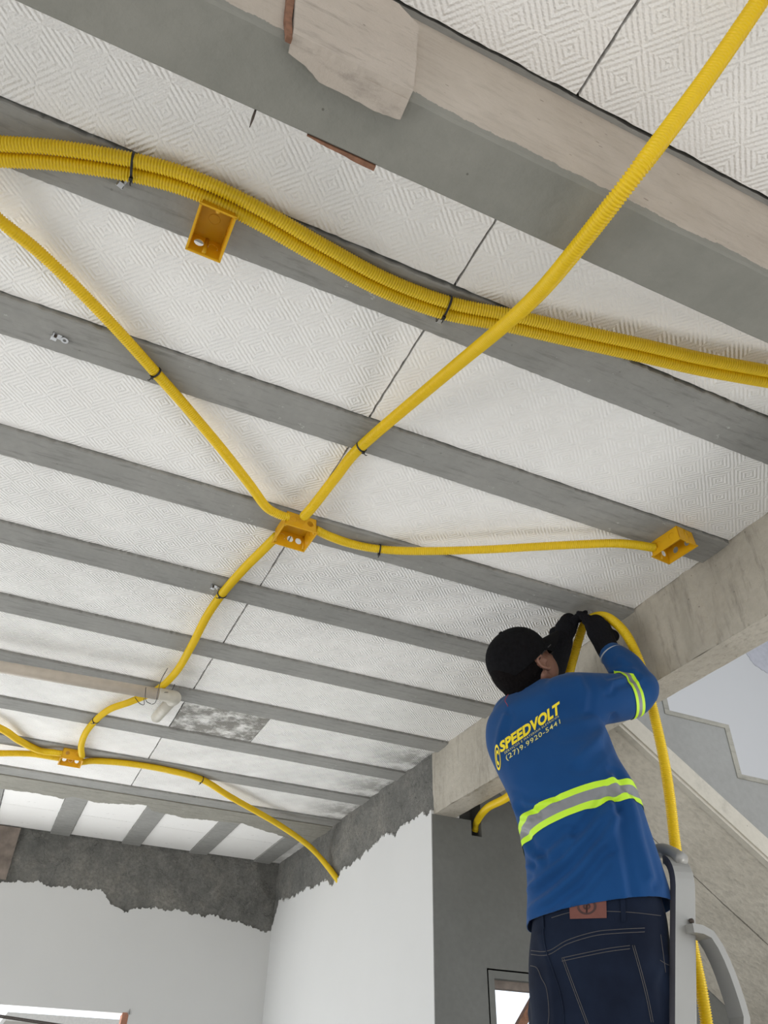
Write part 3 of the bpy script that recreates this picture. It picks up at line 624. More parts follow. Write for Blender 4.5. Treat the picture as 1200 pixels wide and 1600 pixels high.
# ================================================================ STEPLADDER
ld = empty('stepladder', (1.45,1.85,-1.5), 'aluminium stepladder in front of the worker, beside the hanging conduit', 'ladder')
def railpts(z, y): return Vector((1.625-.27*(.598-z), y, z))
YR, YL = 1.663, 2.055
def rail(y, sg):
    bm = NB(); pr_ = [(-.5,-.5),(.5,-.5),(.5,.5),(-.5,.5)]
    top = railpts(.598,y); n = 14; path = [railpts(-1.5,y), railpts(-.6,y), railpts(.2,y), railpts(.5,y)]
    for k in range(1,9):
        a = k/8*math.pi/2; path.append(railpts(.5,y)+Vector((.27*.1*math.sin(a)*.9, sg*.055*(1-math.cos(a)), .085*math.sin(a))))
    # rectangular channel: wide in x, thin in y
    rings = []
    for i,p in enumerate(path):
        t_ = (path[min(i+1,len(path)-1)]-path[max(i-1,0)]).normalized(); xd = Vector((1,0,0)); xd = (xd-t_*xd.dot(t_)).normalized(); yd = t_.cross(xd)
        wv = .031*(1 if i < len(path)-4 else (1,.93,.82,.66)[i-(len(path)-4)])
        prof = []
        for a,b in ((-1,-1),(-.86,-1.0),(.86,-1.0),(1,-.9),(1,.9),(.86,1),(-.86,1),(-1,.9)): prof.append(bm.verts.new(p+xd*a*wv+yd*b*.011))
        rings.append(prof)
    for r0,r1 in zip(rings,rings[1:]):
        for k in range(8): 
            f = bm.faces.new((r0[k],r0[(k+1)%8],r1[(k+1)%8],r1[k]))
            if k in (7,): f.material_index = 1  # front face in the dark material: its shade is put into the colour
    bm.faces.new(rings[0]); bm.faces.new(rings[-1]); fixn(bm)
    return finish(bm, 'side_rail', None, parent=ld, mats=[M['alu'],M['rail_shade']])
rail(YR, 1); rail(YL, -1)
bm = NB(); P = [railpts(.585,YR)+Vector((.0,.004,-.01)), railpts(.585,YR)+Vector((0,.04,.016)), railpts(.6,YR)+Vector((0,.1,.02)), railpts(.6,YL)+Vector((0,-.1,.02)), railpts(.585,YL)+Vector((0,-.04,.016)), railpts(.585,YL)+Vector((0,-.004,-.01))]
sweep(bm, catmull(P,.012), .019, 14); finish(bm, 'top_hoop', M['alu'], parent=ld, smooth=True)
for y in (YR-.014,YL+.014):
    bm = NB(); z0 = .405; p0 = railpts(z0,y)+Vector((-.0,0,0)); P = [p0, PY(1095,1462,YR)+Vector((0,y-YR,0)), PY(1118,1502,YR)+Vector((0,y-YR,0)), PY(1138,1556,YR)+Vector((0,y-YR,0)), PY(1152,1606,YR)+Vector((0,y-YR,0)), PY(1168,1680,YR)+Vector((0,y-YR,0)), Vector((1.95,y,-.6)), Vector((2.12,y,-1.5))]
    sweep(bm, catmull(P,.03), 1.0, prof=[(-.010,-.024),(.010,-.024),(.010,.024),(-.010,.024)], up=Vector((0,1,0)), cap=True); fixn(bm)
    finish(bm, 'rear_leg', M['alu'], parent=ld)
    bm = NB(); yy = y-.004 if y < 1.8 else y+.004; s_ = -1 if y < 1.8 else 1
    b0 = PY(1073,1441,YR)+Vector((0,y-YR,0)); sweep(bm, [b0+Vector((0,s_*.0,0)), b0+Vector((0,s_*.006,0)), b0+Vector((0,s_*.009,0))], lambda i: (.006,.006,.003)[i], 10); finish(bm, 'pivot_rivet', M['rust'], parent=ld, smooth=True)
for i in range(6):
    z = -1.25+.25*i; p = railpts(z,0)
    bm = NB(); box(bm, (p.x-.045,YR+.011,z-.014),(p.x+.05,YL-.011,z+.012))
    for j in range(5): box(bm, (p.x-.04+.018*j,YR+.013,z+.012),(p.x-.034+.018*j,YL-.013,z+.0145))
    finish(bm, 'step', M['alu'], parent=ld)
# ================================================================ WORKER
def evalmesh(bm, vox, smooth=4, dec=None, name='tmp'):
    me = bpy.data.meshes.new(name); bm.to_mesh(me); bm.free(); o = bpy.data.objects.new(name, me); C.objects.link(o)
    r = o.modifiers.new('r','REMESH'); r.mode = 'VOXEL'; r.voxel_size = vox; r.use_smooth_shade = True
    if smooth: s = o.modifiers.new('s','SMOOTH'); s.factor = .5; s.iterations = smooth
    dg = bpy.context.evaluated_depsgraph_get(); e = o.evaluated_get(dg); m2 = bpy.data.meshes.new_from_object(e)
    bpy.data.objects.remove(o); out = NB(); out.from_mesh(m2); bpy.data.meshes.remove(m2); return out
def blob(bm, pts, rad, n=18, el=None):
    """closed tapering tube with rounded ends; el=(axis, k) squashes the section along axis"""
    P = [Vector(p) for p in pts]; rr = list(rad)
    # subdivide smoothly
    Q = []; RR = []; m = len(P)
    for i in range(m-1):
        a,b,c,d = P[max(i-1,0)],P[i],P[i+1],P[min(i+2,m-1)]
        for k in range(4):
            t = k/4; Q.append(.5*((2*b)+(c-a)*t+(2*a-5*b+4*c-d)*t*t+(3*b-a-3*c+d)*t**3)); RR.append(rr[i]*(1-t)+rr[i+1]*t)
    Q.append(P[-1]); RR.append(rr[-1])
    h0 = (Q[0]-Q[1]).normalized(); h1 = (Q[-1]-Q[-2]).normalized()
    cap0 = [(Q[0]+h0*RR[0]*math.sin(a), RR[0]*math.cos(a)) for a in (1.45,1.1,.75,.35)]; cap1 = [(Q[-1]+h1*RR[-1]*math.sin(a), RR[-1]*math.cos(a)) for a in (.35,.75,1.1,1.45)]
    path = [c[0] for c in cap0]+Q+[c[0] for c in cap1]; rs = [c[1] for c in cap0]+RR+[c[1] for c in cap1]
    rings = []; u = None
    for i in range(len(path)):
        t_ = (path[min(i+1,len(path)-1)]-path[max(i-1,0)]).normalized()
        if u is None: u = t_.orthogonal().normalized()
        u = (u-t_*u.dot(t_)).normalized(); v = t_.cross(u); ring = []
        for k in range(n):
            d = (u*math.cos(2*math.pi*k/n)+v*math.sin(2*math.pi*k/n))*rs[i]
            if el: ax,kk = el; d = d-ax*d.dot(ax)*(1-kk)
            ring.append(bm.verts.new(path[i]+d))
        rings.append(ring)
    for r0,r1 in zip(rings,rings[1:]):
        for k in range(n): bm.faces.new((r0[k],r0[(k+1)%n],r1[(k+1)%n],r1[k]))
    bm.faces.new(list(reversed(rings[0]))); bm.faces.new(rings[-1])
def ellips(bm, c, F, U, S_, rf, ru, rs, p=2.0, seg=24):
    m = bmesh.ops.create_icosphere(bm, subdivisions=4, radius=1.0)
    for v in m['verts']:
        d = v.co.normalized(); k = (abs(d.x)**p+abs(d.y)**p+abs(d.z)**p)**(-1/p); d = d*k
        v.co = c+F*d.x*rf+S_*d.y*rs+U*d.z*ru
def loft(bm, secs, n=40, p=2.4):
    """secs: (L pixel, dL, R pixel, dR, thickness); rings are superellipses between L and R"""
    cs = [(A(*l,dl),A(*r,dr),t_) for l,dl,r,dr,t_ in secs]; rings = []
    for i,(l,r,t_) in enumerate(cs):
        c = (l+r)/2; a = (r-l)/2; c0 = (cs[max(i-1,0)][0]+cs[max(i-1,0)][1])/2; c1 = (cs[min(i+1,len(cs)-1)][0]+cs[min(i+1,len(cs)-1)][1])/2
        up = (c1-c0).normalized(); th = a.cross(up).normalized()*(t_/2); ring = []
        for k in range(n):
            an = 2*math.pi*k/n; ca,sa = math.cos(an),math.sin(an)
            ring.append(c+a*math.copysign(abs(ca)**(2/p),ca)+th*math.copysign(abs(sa)**(2/p),sa))
        rings.append(ring)
    # smooth interpolation between rings
    full = []
    for i in range(len(rings)-1):
        a,b,c,d = rings[max(i-1,0)],rings[i],rings[i+1],rings[min(i+2,len(rings)-1)]
        for k in range(5):
            t = k/5; full.append([.5*((2*b[j])+(c[j]-a[j])*t+(2*a[j]-5*b[j]+4*c[j]-d[j])*t*t+(3*b[j]-a[j]-3*c[j]+d[j])*t**3) for j in range(n)])
    full.append(rings[-1]); V = [[bm.verts.new(p_) for p_ in r_] for r_ in full]
    for r0,r1 in zip(V,V[1:]):
        for k in range(n): bm.faces.new((r0[k],r0[(k+1)%n],r1[(k+1)%n],r1[k]))
    bm.faces.new(list(reversed(V[0]))); bm.faces.new(V[-1])
def bvh(bm): return BVHTree.FromBMesh(bm)
def cast(tree, px, py):
    h = tree.ray_cast(Vector((0,0,0)), ray(px,py).normalized()); return (h[0],h[1]) if h[0] is not None else (None,None)
# --- frames
Cc = A(812,1031,2.50)                                  # centre of the cap
def camdir(x,y,z): return (RT@Vector((x,y,z))).normalized()
F = camdir(.72,.42,-.55); U = camdir(-.5,.8,-.1); U = (U-F*U.dot(F)).normalized(); Sd = F.cross(U).normalized()
def hd(f,u,s): return Cc+F*f+U*u+Sd*s
torso = [((830,1490),2.05,(1058,1450),1.99,.25),((823,1450),2.08,(1053,1412),2.02,.26),((824,1385),2.12,(1034,1350),2.06,.25),((818,1325),2.17,(1014,1292),2.12,.245),((797,1251),2.24,(993,1232),2.18,.245),
         ((776,1206),2.32,(968,1190),2.24,.24),((762,1171),2.40,(948,1140),2.31,.22),((766,1137),2.47,(925,1098),2.34,.19),((790,1114),2.51,(893,1077),2.42,.15),((806,1102),2.52,(869,1082),2.46,.12)]
RS,RE,RW = A(897,1096,2.36), A(998,1078,2.43), A(949,1013,2.57)
LS,LE,LW = A(806,1122,2.52), A(850,1085,2.80), A(877,1003,2.70)
RH = A(936,985,2.62); LH = A(884,982,2.72)
hipsec = [((834,1420),2.08,(1030,1392),2.03,.21),((832,1450),2.06,(1040,1428),2.00,.225),((827,1500),2.02,(1049,1490),1.95,.25),((828,1560),1.97,(1056,1550),1.90,.26),((833,1620),1.92,(1062,1610),1.85,.25),((840,1680),1.87,(1066,1670),1.80,.23)]
# --- body (one continuous skin under the clothes)
worker = empty('person', (1.38,1.85,-.488), 'person in blue long-sleeved shirt, dark jeans and black cap, standing on stepladder with raised arms', 'person')
b = NB()
def shrink(secs, k, dd): return [(((l[0]+(r[0]-l[0])*k),(l[1]+(r[1]-l[1])*k)),dl+dd*0,((r[0]-(r[0]-l[0])*k),(r[1]-(r[1]-l[1])*k)),dr+dd*0,t_*(1-2*k)) for l,dl,r,dr,t_ in secs]
loft(b, shrink(torso,.07,.0), 30); loft(b, shrink(hipsec,.06,0), 30)
blob(b, [A(842,1095,2.47), A(835,1075,2.49), hd(-.01,-.07,0)], (.06,.058,.056))
blob(b, [RS,(RS+RE)/2,RE], (.062,.05,.042)); blob(b, [RE,(RE+RW)/2,RW], (.042,.038,.028)); blob(b, [LS,(LS+LE)/2,LE], (.06,.048,.042)); blob(b, [LE,(LE+LW)/2,LW], (.042,.038,.028))
ellips(b, hd(-.012,-.012,0), F,U,Sd, .094,.096,.073)                     # skull
ellips(b, hd(.034,-.062,0), F,U,Sd, .066,.062,.060, 2.3)                # face
blob(b, [hd(.062,-.108,.0), hd(.04,-.10,.034), hd(.0,-.07,.052)], (.019,.017,.018)); blob(b, [hd(.062,-.108,.0), hd(.04,-.10,-.034), hd(.0,-.07,-.052)], (.019,.017,.018))
blob(b, [hd(.088,-.022,0), hd(.100,-.045,0), hd(.106,-.056,0)], (.007,.010,.012)); blob(b,[hd(.094,-.058,.010),hd(.094,-.058,-.010)],(.008,.008))   # nose
blob(b, [hd(.082,-.080,.020), hd(.090,-.079,0), hd(.082,-.080,-.020)], (.005,.0065,.005)); blob(b, [hd(.080,-.089,.018), hd(.087,-.089,0), hd(.080,-.089,-.018)], (.005,.007,.005))
blob(b, [hd(.083,-.004,.035), hd(.090,-.004,0), hd(.083,-.004,-.035)], (.008,.008,.008))
ellips(b, hd(.078,-.022,.030),F,U,Sd,.012,.010,.012); ellips(b, hd(.078,-.022,-.030),F,U,Sd,.012,.010,.012)
for s in (1,-1):                                                        # ears
    e = [(.012,-.018),(.004,-.004),(-.004,.008),(-.016,.010),(-.024,0),(-.022,-.018),(-.012,-.034),(.002,-.044),(.008,-.040)]
    blob(b, [hd(.02+f,-.022+u,s*(.073+.008*(f<0))) for f,u in e], [.0055]*9, 10); ellips(b, hd(.014,-.032,s*.071),F,U,Sd,.016,.022,.006)
hipC = (A(930,1560,1.93)); kneeR = Vector((1.28,1.72,-.04)); kneeL = Vector((1.32,1.97,-.04)); ankR = Vector((1.27,1.74,-.40)); ankL = Vector((1.30,1.95,-.40))
hR = A(1000,1610,1.87); hL = A(893,1610,1.93)
for h,k,a in ((hR,kneeR,ankR),(hL,kneeL,ankL)):
    blob(b, [h,(h+k)/2,k], (.085,.070,.052)); blob(b, [k,k*.6+a*.4,a], (.050,.050,.034)); blob(b, [a, a+Vector((.0,0,-.055))], (.034,.034)); blob(b,[a+Vector((-.03,0,-.055)),a+Vector((.10,0,-.06)),a+Vector((.15,0,-.065))],(.032,.034,.026))
def hand(b, wr, pal, tips, nrm, thumb, k=1.0):
    """palm + five fingers, each a bent chain"""
    ax = (pal-wr).normalized(); sd = nrm.cross(ax).normalized(); base = pal+ax*.020
    blob(b, [wr, wr*.45+pal*.55, pal, base], (.029*k,.034*k,.037*k,.030*k), 18, (nrm,.52))
    for i,(t_,L,r) in enumerate(tips):
        kn = base+sd*(-.028+.0187*i)*k; mid = kn*.5+t_*.5+nrm*.016*L; m1 = kn*.74+t_*.26+nrm*.012*L; m2 = kn*.24+t_*.76+nrm*.009*L
        blob(b, [kn-ax*.02, kn, m1, mid, m2, t_], [r*1.15,r*1.1,r*1.02,r,r*.93,r*.8], 12)
    tb = wr*.35+pal*.65+sd*(-.034 if thumb[1] < 0 else .034)*k; blob(b, [tb, tb*.5+thumb[0]*.5+nrm*-.012, thumb[0]], (.017*k,.0125*k,.010*k), 12)
# right hand: back of hand faces the camera; fingers pinch the clip
TIP = A(914,961,2.665)
cR = camdir(.25,-.1,.95); cL = camdir(-.75,.1,.55)
def hands(b, k, gr):
    hand(b, RW, RH, [(A(904,958,2.655),1.0,gr),(A(909,965,2.64),1.15,gr*1.03),(A(913,972,2.63),1.25,gr),(A(919,980,2.62),1.2,gr*.9)][::1], cR, (A(912,963,2.69),-1), k)
    hand(b, LW, LH, [(A(915,957,2.71),1.0,gr),(A(912,964,2.72),1.1,gr*1.03),(A(907,969,2.73),1.2,gr),(A(900,974,2.74),1.1,gr*.9)], cL, (A(907,960,2.68),1), k)
hands(b, .9, .0078)
b = evalmesh(b, .0045, 3)
skin = NT('skin'); f = skin.noise(30); skin.fin(skin.ramp(f, [(.3,(.20,.095,.062)),(.7,(.25,.125,.085))]), .5); skin.b.inputs['Subsurface Weight'].default_value = .08
body = finish(b, 'body', skin.m, parent=worker, smooth=True)
# --- hair
b = NB(); ellips(b, hd(-.020,-.014,0), F,U,Sd, .099,.094,.0775)
b = evalmesh(b, .004, 1); 
for co,no in ((hd(.02,-.02,0), (F*.9-U*.25)),):
    bmesh.ops.bisect_plane(b, geom=b.verts[:]+b.edges[:]+b.faces[:], plane_co=hd(.035,-.03,0), plane_no=(F*.95-U*.15).normalized(), clear_outer=True)
blob_b = NB(); me_ = None
for s in (-1,0,1): 
    for q in range(3): blob(b, [hd(-.085+.01*q,-.03,s*.03), hd(-.078+.012*q,-.07,s*.028), hd(-.058+.012*q,-.100,s*.024)], (.018,.018,.012), 10)
hairm = plain('black hair', (.005,.004,.004), .95, 0, .5, 120, .6, .1)
finish(b, 'hair', hairm, parent=worker, smooth=True)
# --- cap
b = NB(); ellips(b, hd(-.004,.004,0), F,U,Sd, .107,.100,.089, 2.15); b = evalmesh(b, .004, 1)
pn = (-(U*.96)+F*-.12).normalized()
bmesh.ops.bisect_plane(b, geom=b.verts[:]+b.edges[:]+b.faces[:], plane_co=hd(0,-.012,0), plane_no=(-U+F*.05-F*.0).normalized(), clear_outer=True)
capm = plain('black cotton twill', (.0055,.0055,.0065), .95, 0, .3, 90, .3, .12)
crown = finish(b, 'cap', capm, parent=worker, smooth=True); crown['label'] = 'black baseball cap'
sm = crown.modifiers.new('t','SOLIDIFY'); sm.thickness = .0025; sm.offset = -1
def capchild(bm, nm, mt): 
    o = finish(bm, nm, mt, parent=crown, origin=Vector(crown['_o']), smooth=True); return o
b = NB(); rows = []
for i in range(15):
    a = -1.15+2.3*i/14; row = []
    for j in range(6):
        t = j/5; rr = .088+.075*t*math.cos(a*.62); f_ = rr*math.cos(a)*(1.0+.02*t); s_ = (.088+.002*t)*math.sin(a)*1.0
        row.append(hd(f_*1.10, -.006-.012*t+ .016*math.cos(a)*1-.02*abs(math.sin(a))**2*t, s_))
    rows.append(row)
VT = [[b.verts.new(p) for p in r_] for r_ in rows]; VB = [[b.verts.new(p-U*.003) for p in r_] for r_ in rows]
for G,fl in ((VT,0),(VB,1)):
    for i in range(14):
        for j in range(5): b.faces.new((G[i][j],G[i+1][j],G[i+1][j+1],G[i][j+1]))
for i in range(14): b.faces.new((VT[i][5],VT[i+1][5],VB[i+1][5],VB[i][5])); b.faces.new((VT[i][0],VT[i+1][0],VB[i+1][0],VB[i][0]))
for j in range(5): b.faces.new((VT[0][j],VT[0][j+1],VB[0][j+1],VB[0][j])); b.faces.new((VT[14][j],VT[14][j+1],VB[14][j+1],VB[14][j]))
capchild(fixn(b), 'brim', capm)
b = NB(); ellips(b, hd(-.004,.104,0),F,U,Sd,.007,.004,.007); capchild(b, 'top_button', capm)
b = NB(); pts = [hd(-.004-.1085*math.cos(a),-.006,.0905*math.sin(a)) for a in lin(-.42,.42,12)]; sweep(b, pts, 1.0, prof=[(-.0012,-.008),(.0012,-.008),(.0012,.008),(-.0012,.008)], up=U); sb = capchild(b,'strap',plain('worn black strap',(.045,.045,.05),.6)); sb['label'] = 'paler adjuster strap'
# --- glasses
gl = plain('dark plastic frame', (.01,.01,.012), .25)
b = NB()
for s in (1,-1):
    pts = [hd(.094+.002*math.sin(a),-.022+.017*math.sin(a),s*(.033+.024*math.cos(a))) for a in lin(0,2*math.pi,20)]; sweep(b, pts, .0022, 8)
    sweep(b, [hd(.094,-.014,s*.056), hd(.080,-.012,s*.073), hd(.03,-.012,s*.080), hd(.0,-.022,s*.080)], .0026, 8)
sweep(b, [hd(.095,-.018,.009), hd(.098,-.015,0), hd(.095,-.018,-.009)], .002, 8)
glo = finish(b, 'glasses', gl, parent=worker, smooth=True)
b = NB()
for s in (1,-1):
    c_ = b.verts.new(hd(.096,-.022,s*.033)); rg = [b.verts.new(hd(.094,-.022+.016*math.sin(a),s*(.033+.023*math.cos(a)))) for a in lin(0,2*math.pi,20)[:-1]]
    for i in range(20): b.faces.new((c_,rg[i],rg[(i+1)%20]))
finish(b, 'lens', plain('dark lens',(.02,.02,.025),.08), parent=glo, origin=Vector(glo['_o']), smooth=True)
# --- shirt
b = NB(); loft(b, torso, 44, 2.35)
blob(b, [A(884,1098,2.38), A(905,1095,2.37), A(935,1092,2.38), A(962,1090,2.40), A(986,1085,2.425), A(998,1075,2.44)], (.085,.086,.078,.073,.069,.062), 26)
blob(b, [RE, RE*.5+RW*.5+camdir(1,.3,0)*.008, RE*.14+RW*.86], (.060,.056,.040), 24)
blob(b, [LS, (LS+LE)/2, LE], (.078,.068,.058), 24); blob(b, [LE, LE*.8+LW*.2], (.052,.044), 22)
blob(b, [A(806,1120,2.52), A(832,1109,2.49), A(868,1095,2.44), A(895,1088,2.40)], (.050,.052,.058,.074), 20)
b = evalmesh(b, .0055, 5)
# neckline and hem cut
nb = hd(-.02,-.10,0)
def cutsphere(): pass
T_L,T_R = A(823,1452,2.08),A(1053,1413,2.02); hemmid = A(938,1404,1.93)
hn = (T_R-T_L).cross(hemmid-T_L).normalized(); hn = hn if hn.z < 0 else -hn
bmesh.ops.bisect_plane(b, geom=b.verts[:]+b.edges[:]+b.faces[:], plane_co=(T_L+T_R)/2, plane_no=hn, clear_outer=True)
# wrinkles: ridges along cloth folds
folds = [([(823,1395),(850,1372),(885,1345),(925,1300),(955,1262)],.011,9),([(826,1425),(862,1400),(900,1366),(940,1318),(962,1280)],.010,9),([(820,1352),(838,1362),(862,1338),(890,1312)],.010,8),
         ([(815,1312),(826,1335),(842,1345)],.009,6),([(950,1250),(958,1300),(968,1360),(975,1400)],.007,8),([(985,1258),(998,1310),(1015,1370)],.007,8),([(832,1440),(870,1425),(915,1392),(952,1345)],.006,8),
         ([(945,1135),(930,1160),(905,1185)],.006,9),([(938,1120),(915,1128),(880,1135)],.004,9),([(975,1060),(955,1066),(950,1075)],.006,5),([(990,1052),(972,1046),(955,1050)],.006,5),([(1000,1060),(985,1040),(968,1030)],.004,6),
         ([(803,1258),(812,1272),(830,1276)],.008,6),([(800,1245),(825,1258),(860,1255)],.005,6),([(790,1120),(783,1140),(778,1165)],.005,5),([(905,1060),(915,1080),(912,1105)],.004,6),([(955,1215),(965,1235),(985,1246)],.006,6),([(985,1225),(975,1190),(965,1150)],.004,8)]
def segd(px,py,pl):
    best = 1e9
    for (x0,y0),(x1,y1) in zip(pl,pl[1:]):
        dx,dy = x1-x0,y1-y0; t = max(0,min(1,((px-x0)*dx+(py-y0)*dy)/(dx*dx+dy*dy))); sgn = (px-x0)*dy-(py-y0)*dx; d = math.hypot(px-x0-dx*t,py-y0-dy*t)
        if d < abs(best): best = d if sgn > 0 else -d
    return best
b.normal_update(); disp = []
for v in b.verts:
    p = v.co; px,py = pix(p); n_ = v.normal; k = .0025*noise.noise(p*9)+.0012*noise.noise(p*22)
    if n_.dot(p) < 0:
        for pl,am,wd in folds:
            d = segd(px,py,pl)
            if abs(d) < wd*3: k += am*math.exp(-(d/wd)**2)-.5*am*math.exp(-((d-1.9*wd)/wd)**2)
    disp.append(k*max(0,min(1,(-n_.dot(p.normalized())-.08)*2.2)) if n_.dot(p) < 0 else 0)
for v,k in zip(b.verts,disp): v.co += v.normal*k*1.5
bmesh.ops.smooth_vert(b, verts=b.verts, factor=.4, use_axis_x=True, use_axis_y=True, use_axis_z=True)
shirt_tree = bvh(b); shirt_bm = b.copy()
sh = NT('royal blue jersey'); f = sh.noise(5,3); g2 = sh.noise(900,2)
c_ = sh.ramp(f, [(.3,(.0035,.043,.15)),(.7,(.006,.058,.19))]); sh.fin(c_, .85, sh.bump(g2,.12,.0008), spec=.2); sh.b.inputs['Sheen Weight'].default_value = .08
shirt = finish(b, 'shirt', sh.m, parent=worker, smooth=True); shirt['label'] = 'royal blue long-sleeved work shirt'
so = shirt.modifiers.new('t','SOLIDIFY'); so.thickness = .0025; so.offset = -1
def strip(co, no, t0, t1, keep, name, mat, off=.002, lab=None, cut=None):
    q = shirt_bm.copy(); g_ = lambda: q.verts[:]+q.edges[:]+q.faces[:]
    bmesh.ops.delete(q, geom=[f for f in q.faces if not keep(f.calc_center_median())], context='FACES')
    bmesh.ops.bisect_plane(q, geom=g_(), plane_co=co+no*t1, plane_no=no, clear_outer=True); bmesh.ops.bisect_plane(q, geom=g_(), plane_co=co+no*t0, plane_no=-no, clear_outer=True)
    if cut: bmesh.ops.bisect_plane(q, geom=g_(), plane_co=cut[0], plane_no=cut[1], clear_outer=True)
    q.normal_update()
    for v in q.verts: v.co += v.normal*off
    o = finish(q, name, mat, parent=shirt, origin=Vector(shirt['_o']), smooth=True)
    if lab: o['label'] = lab
    return o
lime = plain('fluorescent lime tape', (.50,.80,.02), .55, 0, .03); silver = plain('grey reflective tape', (.20,.205,.215), .5, .0, .05, 50)
def bandset(co, no, ws, keep, cut=None):
    t = 0
    for i,w_ in enumerate(ws):
        strip(co, no, t, t+w_, keep, cut=cut, name= 'reflective_band' if i%2 else 'lime_band', mat=silver if i%2 else lime, off=.002, lab='grey reflective tape' if i%2 else 'fluorescent lime tape'); t += w_
import numpy as np
wl_ = [cast(shirt_tree,825,1318)[0], cast(shirt_tree,890,1273)[0], cast(shirt_tree,957,1244)[0], cast(shirt_tree,985,1250)[0]]
cp = np.array([cast(shirt_tree,x,y)[0] for x,y in ((824,1318),(850,1300),(885,1279),(925,1258),(957,1244),(985,1252))]); cm = cp.mean(0); n1 = Vector(np.linalg.svd(cp-cm)[2][2]); n1 = n1 if n1.z > 0 else -n1; cm = Vector(cm)
waxis = ((A(880,1130,2.42))-(A(935,1420,2.03))).normalized(); print('band', n1, waxis, n1.dot(waxis))
n1 = (n1*.85+waxis*.15).normalized()
bandset(cm, n1, (.0155,.0255,.0155), lambda c: c.z < .95 and (c-RE).length > .22)
ax = (RE-A(915,1098,2.40)).normalized(); bandset(A(976,1087,2.41), ax, (.0105,.0125,.0105), lambda c: (c-RS).cross((RE-RS).normalized()).length < .10 and (c-A(985,1088,2.43)).length < .14, cut=(A(976,1052,2.41),camdir(0,1,0)))
# --- lettering on the back
fontc = {}
def textmesh(s, bold=0.0, shear=0.0, spacing=1.0):
    cu = bpy.data.curves.new('t','FONT'); cu.body = s; cu.offset = bold; cu.shear = shear; cu.space_character = spacing; cu.resolution_u = 3
    o = bpy.data.objects.new('t', cu); C.objects.link(o); dg = bpy.context.evaluated_depsgraph_get(); dg.update(); me = bpy.data.meshes.new_from_object(o.evaluated_get(dg)); bpy.data.objects.remove(o)
    q = NB(); q.from_mesh(me); bmesh.ops.triangulate(q, faces=q.faces)
    xs = [v.co.x for v in q.verts]; ys = [v.co.y for v in q.verts]; x0,x1,y0,y1 = min(xs),max(xs),min(ys),max(ys)
    for v in q.verts: v.co.x = (v.co.x-x0)/(x1-x0); v.co.y = (v.co.y-y0)/(y1-y0)
    return q
def onto(q, tree, quad, off, name, mat, parent, sub=.03, lab=None):
    """map unit square (u right, v up) to the cloth seen at the pixel quad TL,TR,BL,BR"""
    TL,TR,BL,BR = [Vector(p) for p in quad]
    for _ in range(3):
        le = [e for e in q.edges if (e.verts[0].co-e.verts[1].co).length > sub]
        if not le: break
        bmesh.ops.subdivide_edges(q, edges=le, cuts=1); bmesh.ops.triangulate(q, faces=q.faces)
    bad = []
    for v in q.verts:
        u_,v_ = v.co.x,v.co.y; p = BL*(1-u_)*(1-v_)+BR*u_*(1-v_)+TL*(1-u_)*v_+TR*u_*v_
        h,n_ = cast(tree,p.x,p.y)
        if h is None: bad.append(v)
        else: v.co = h+n_*off
    bmesh.ops.delete(q, geom=bad, context='VERTS')
    o = finish(q, name, mat, parent=parent, origin=Vector(parent['_o']))
    if lab: o['label'] = lab
    return o
ink = plain('yellow screen print', (.82,.66,.02), .6, 0, .02); ink2 = plain('pale yellow print', (.62,.60,.20), .6, 0, .02)
onto(textmesh('SPEEDVOLT', .045, .12, 1.03), shirt_tree, [(779,1161),(874,1095.5),(783,1177),(877,1114)], .0016, 'lettering', ink, shirt, lab='bold yellow lettering')
onto(textmesh('SERVIÇOS E MATERIAIS ELÉTRICOS', .0, 0, 1.15), shirt_tree, [(788,1174.5),(872.5,1117.5),(789.5,1179.5),(873.5,1121.5)], .0016, 'lettering', ink2, shirt, lab='tiny pale lettering line')
onto(textmesh('(27)9.9920-5441', .006, 0, 1.12), shirt_tree, [(790,1181),(874.5,1124),(793,1190.5),(876.5,1133)], .0016, 'lettering', ink2, shirt, lab='pale yellow telephone number')
def ringq(r0, r1, a0=0, a1=2*math.pi, n=28):
    q = NB(); vs = [(q.verts.new((.5+r0*math.cos(a),.5+r0*math.sin(a),0)),q.verts.new((.5+r1*math.cos(a),.5+r1*math.sin(a),0))) for a in lin(a0,a1,n)]
    for a,c in zip(vs,vs[1:]): q.faces.new((a[0],c[0],c[1],a[1]))
    return q
lq = [(770.5,1162),(777.5,1168),(773.5,1200),(780,1206)]
lq = [(772.5,1161),(781.5,1166),(775.5,1201),(784,1206)]
onto(ringq(.40,.5), shirt_tree, lq, .0016, 'emblem', ink, shirt, .2, 'round yellow emblem'); onto(ringq(.16,.30,.6,5.4), shirt_tree, lq, .0016, 'emblem', ink, shirt, .2)
# --- gloves
b = NB(); hands(b, 1.22, .0105)
blob(b, [RE*.22+RW*.78, RW, RH], (.037,.037,.038), 18); blob(b, [LE*.86+LW*.14, LE*.5+LW*.5, LW], (.052,.046,.040), 18)
b = evalmesh(b, .0026, 2)
glm = plain('black knit glove', (.006,.006,.008), .9, 0, .4, 200, .5, .15)
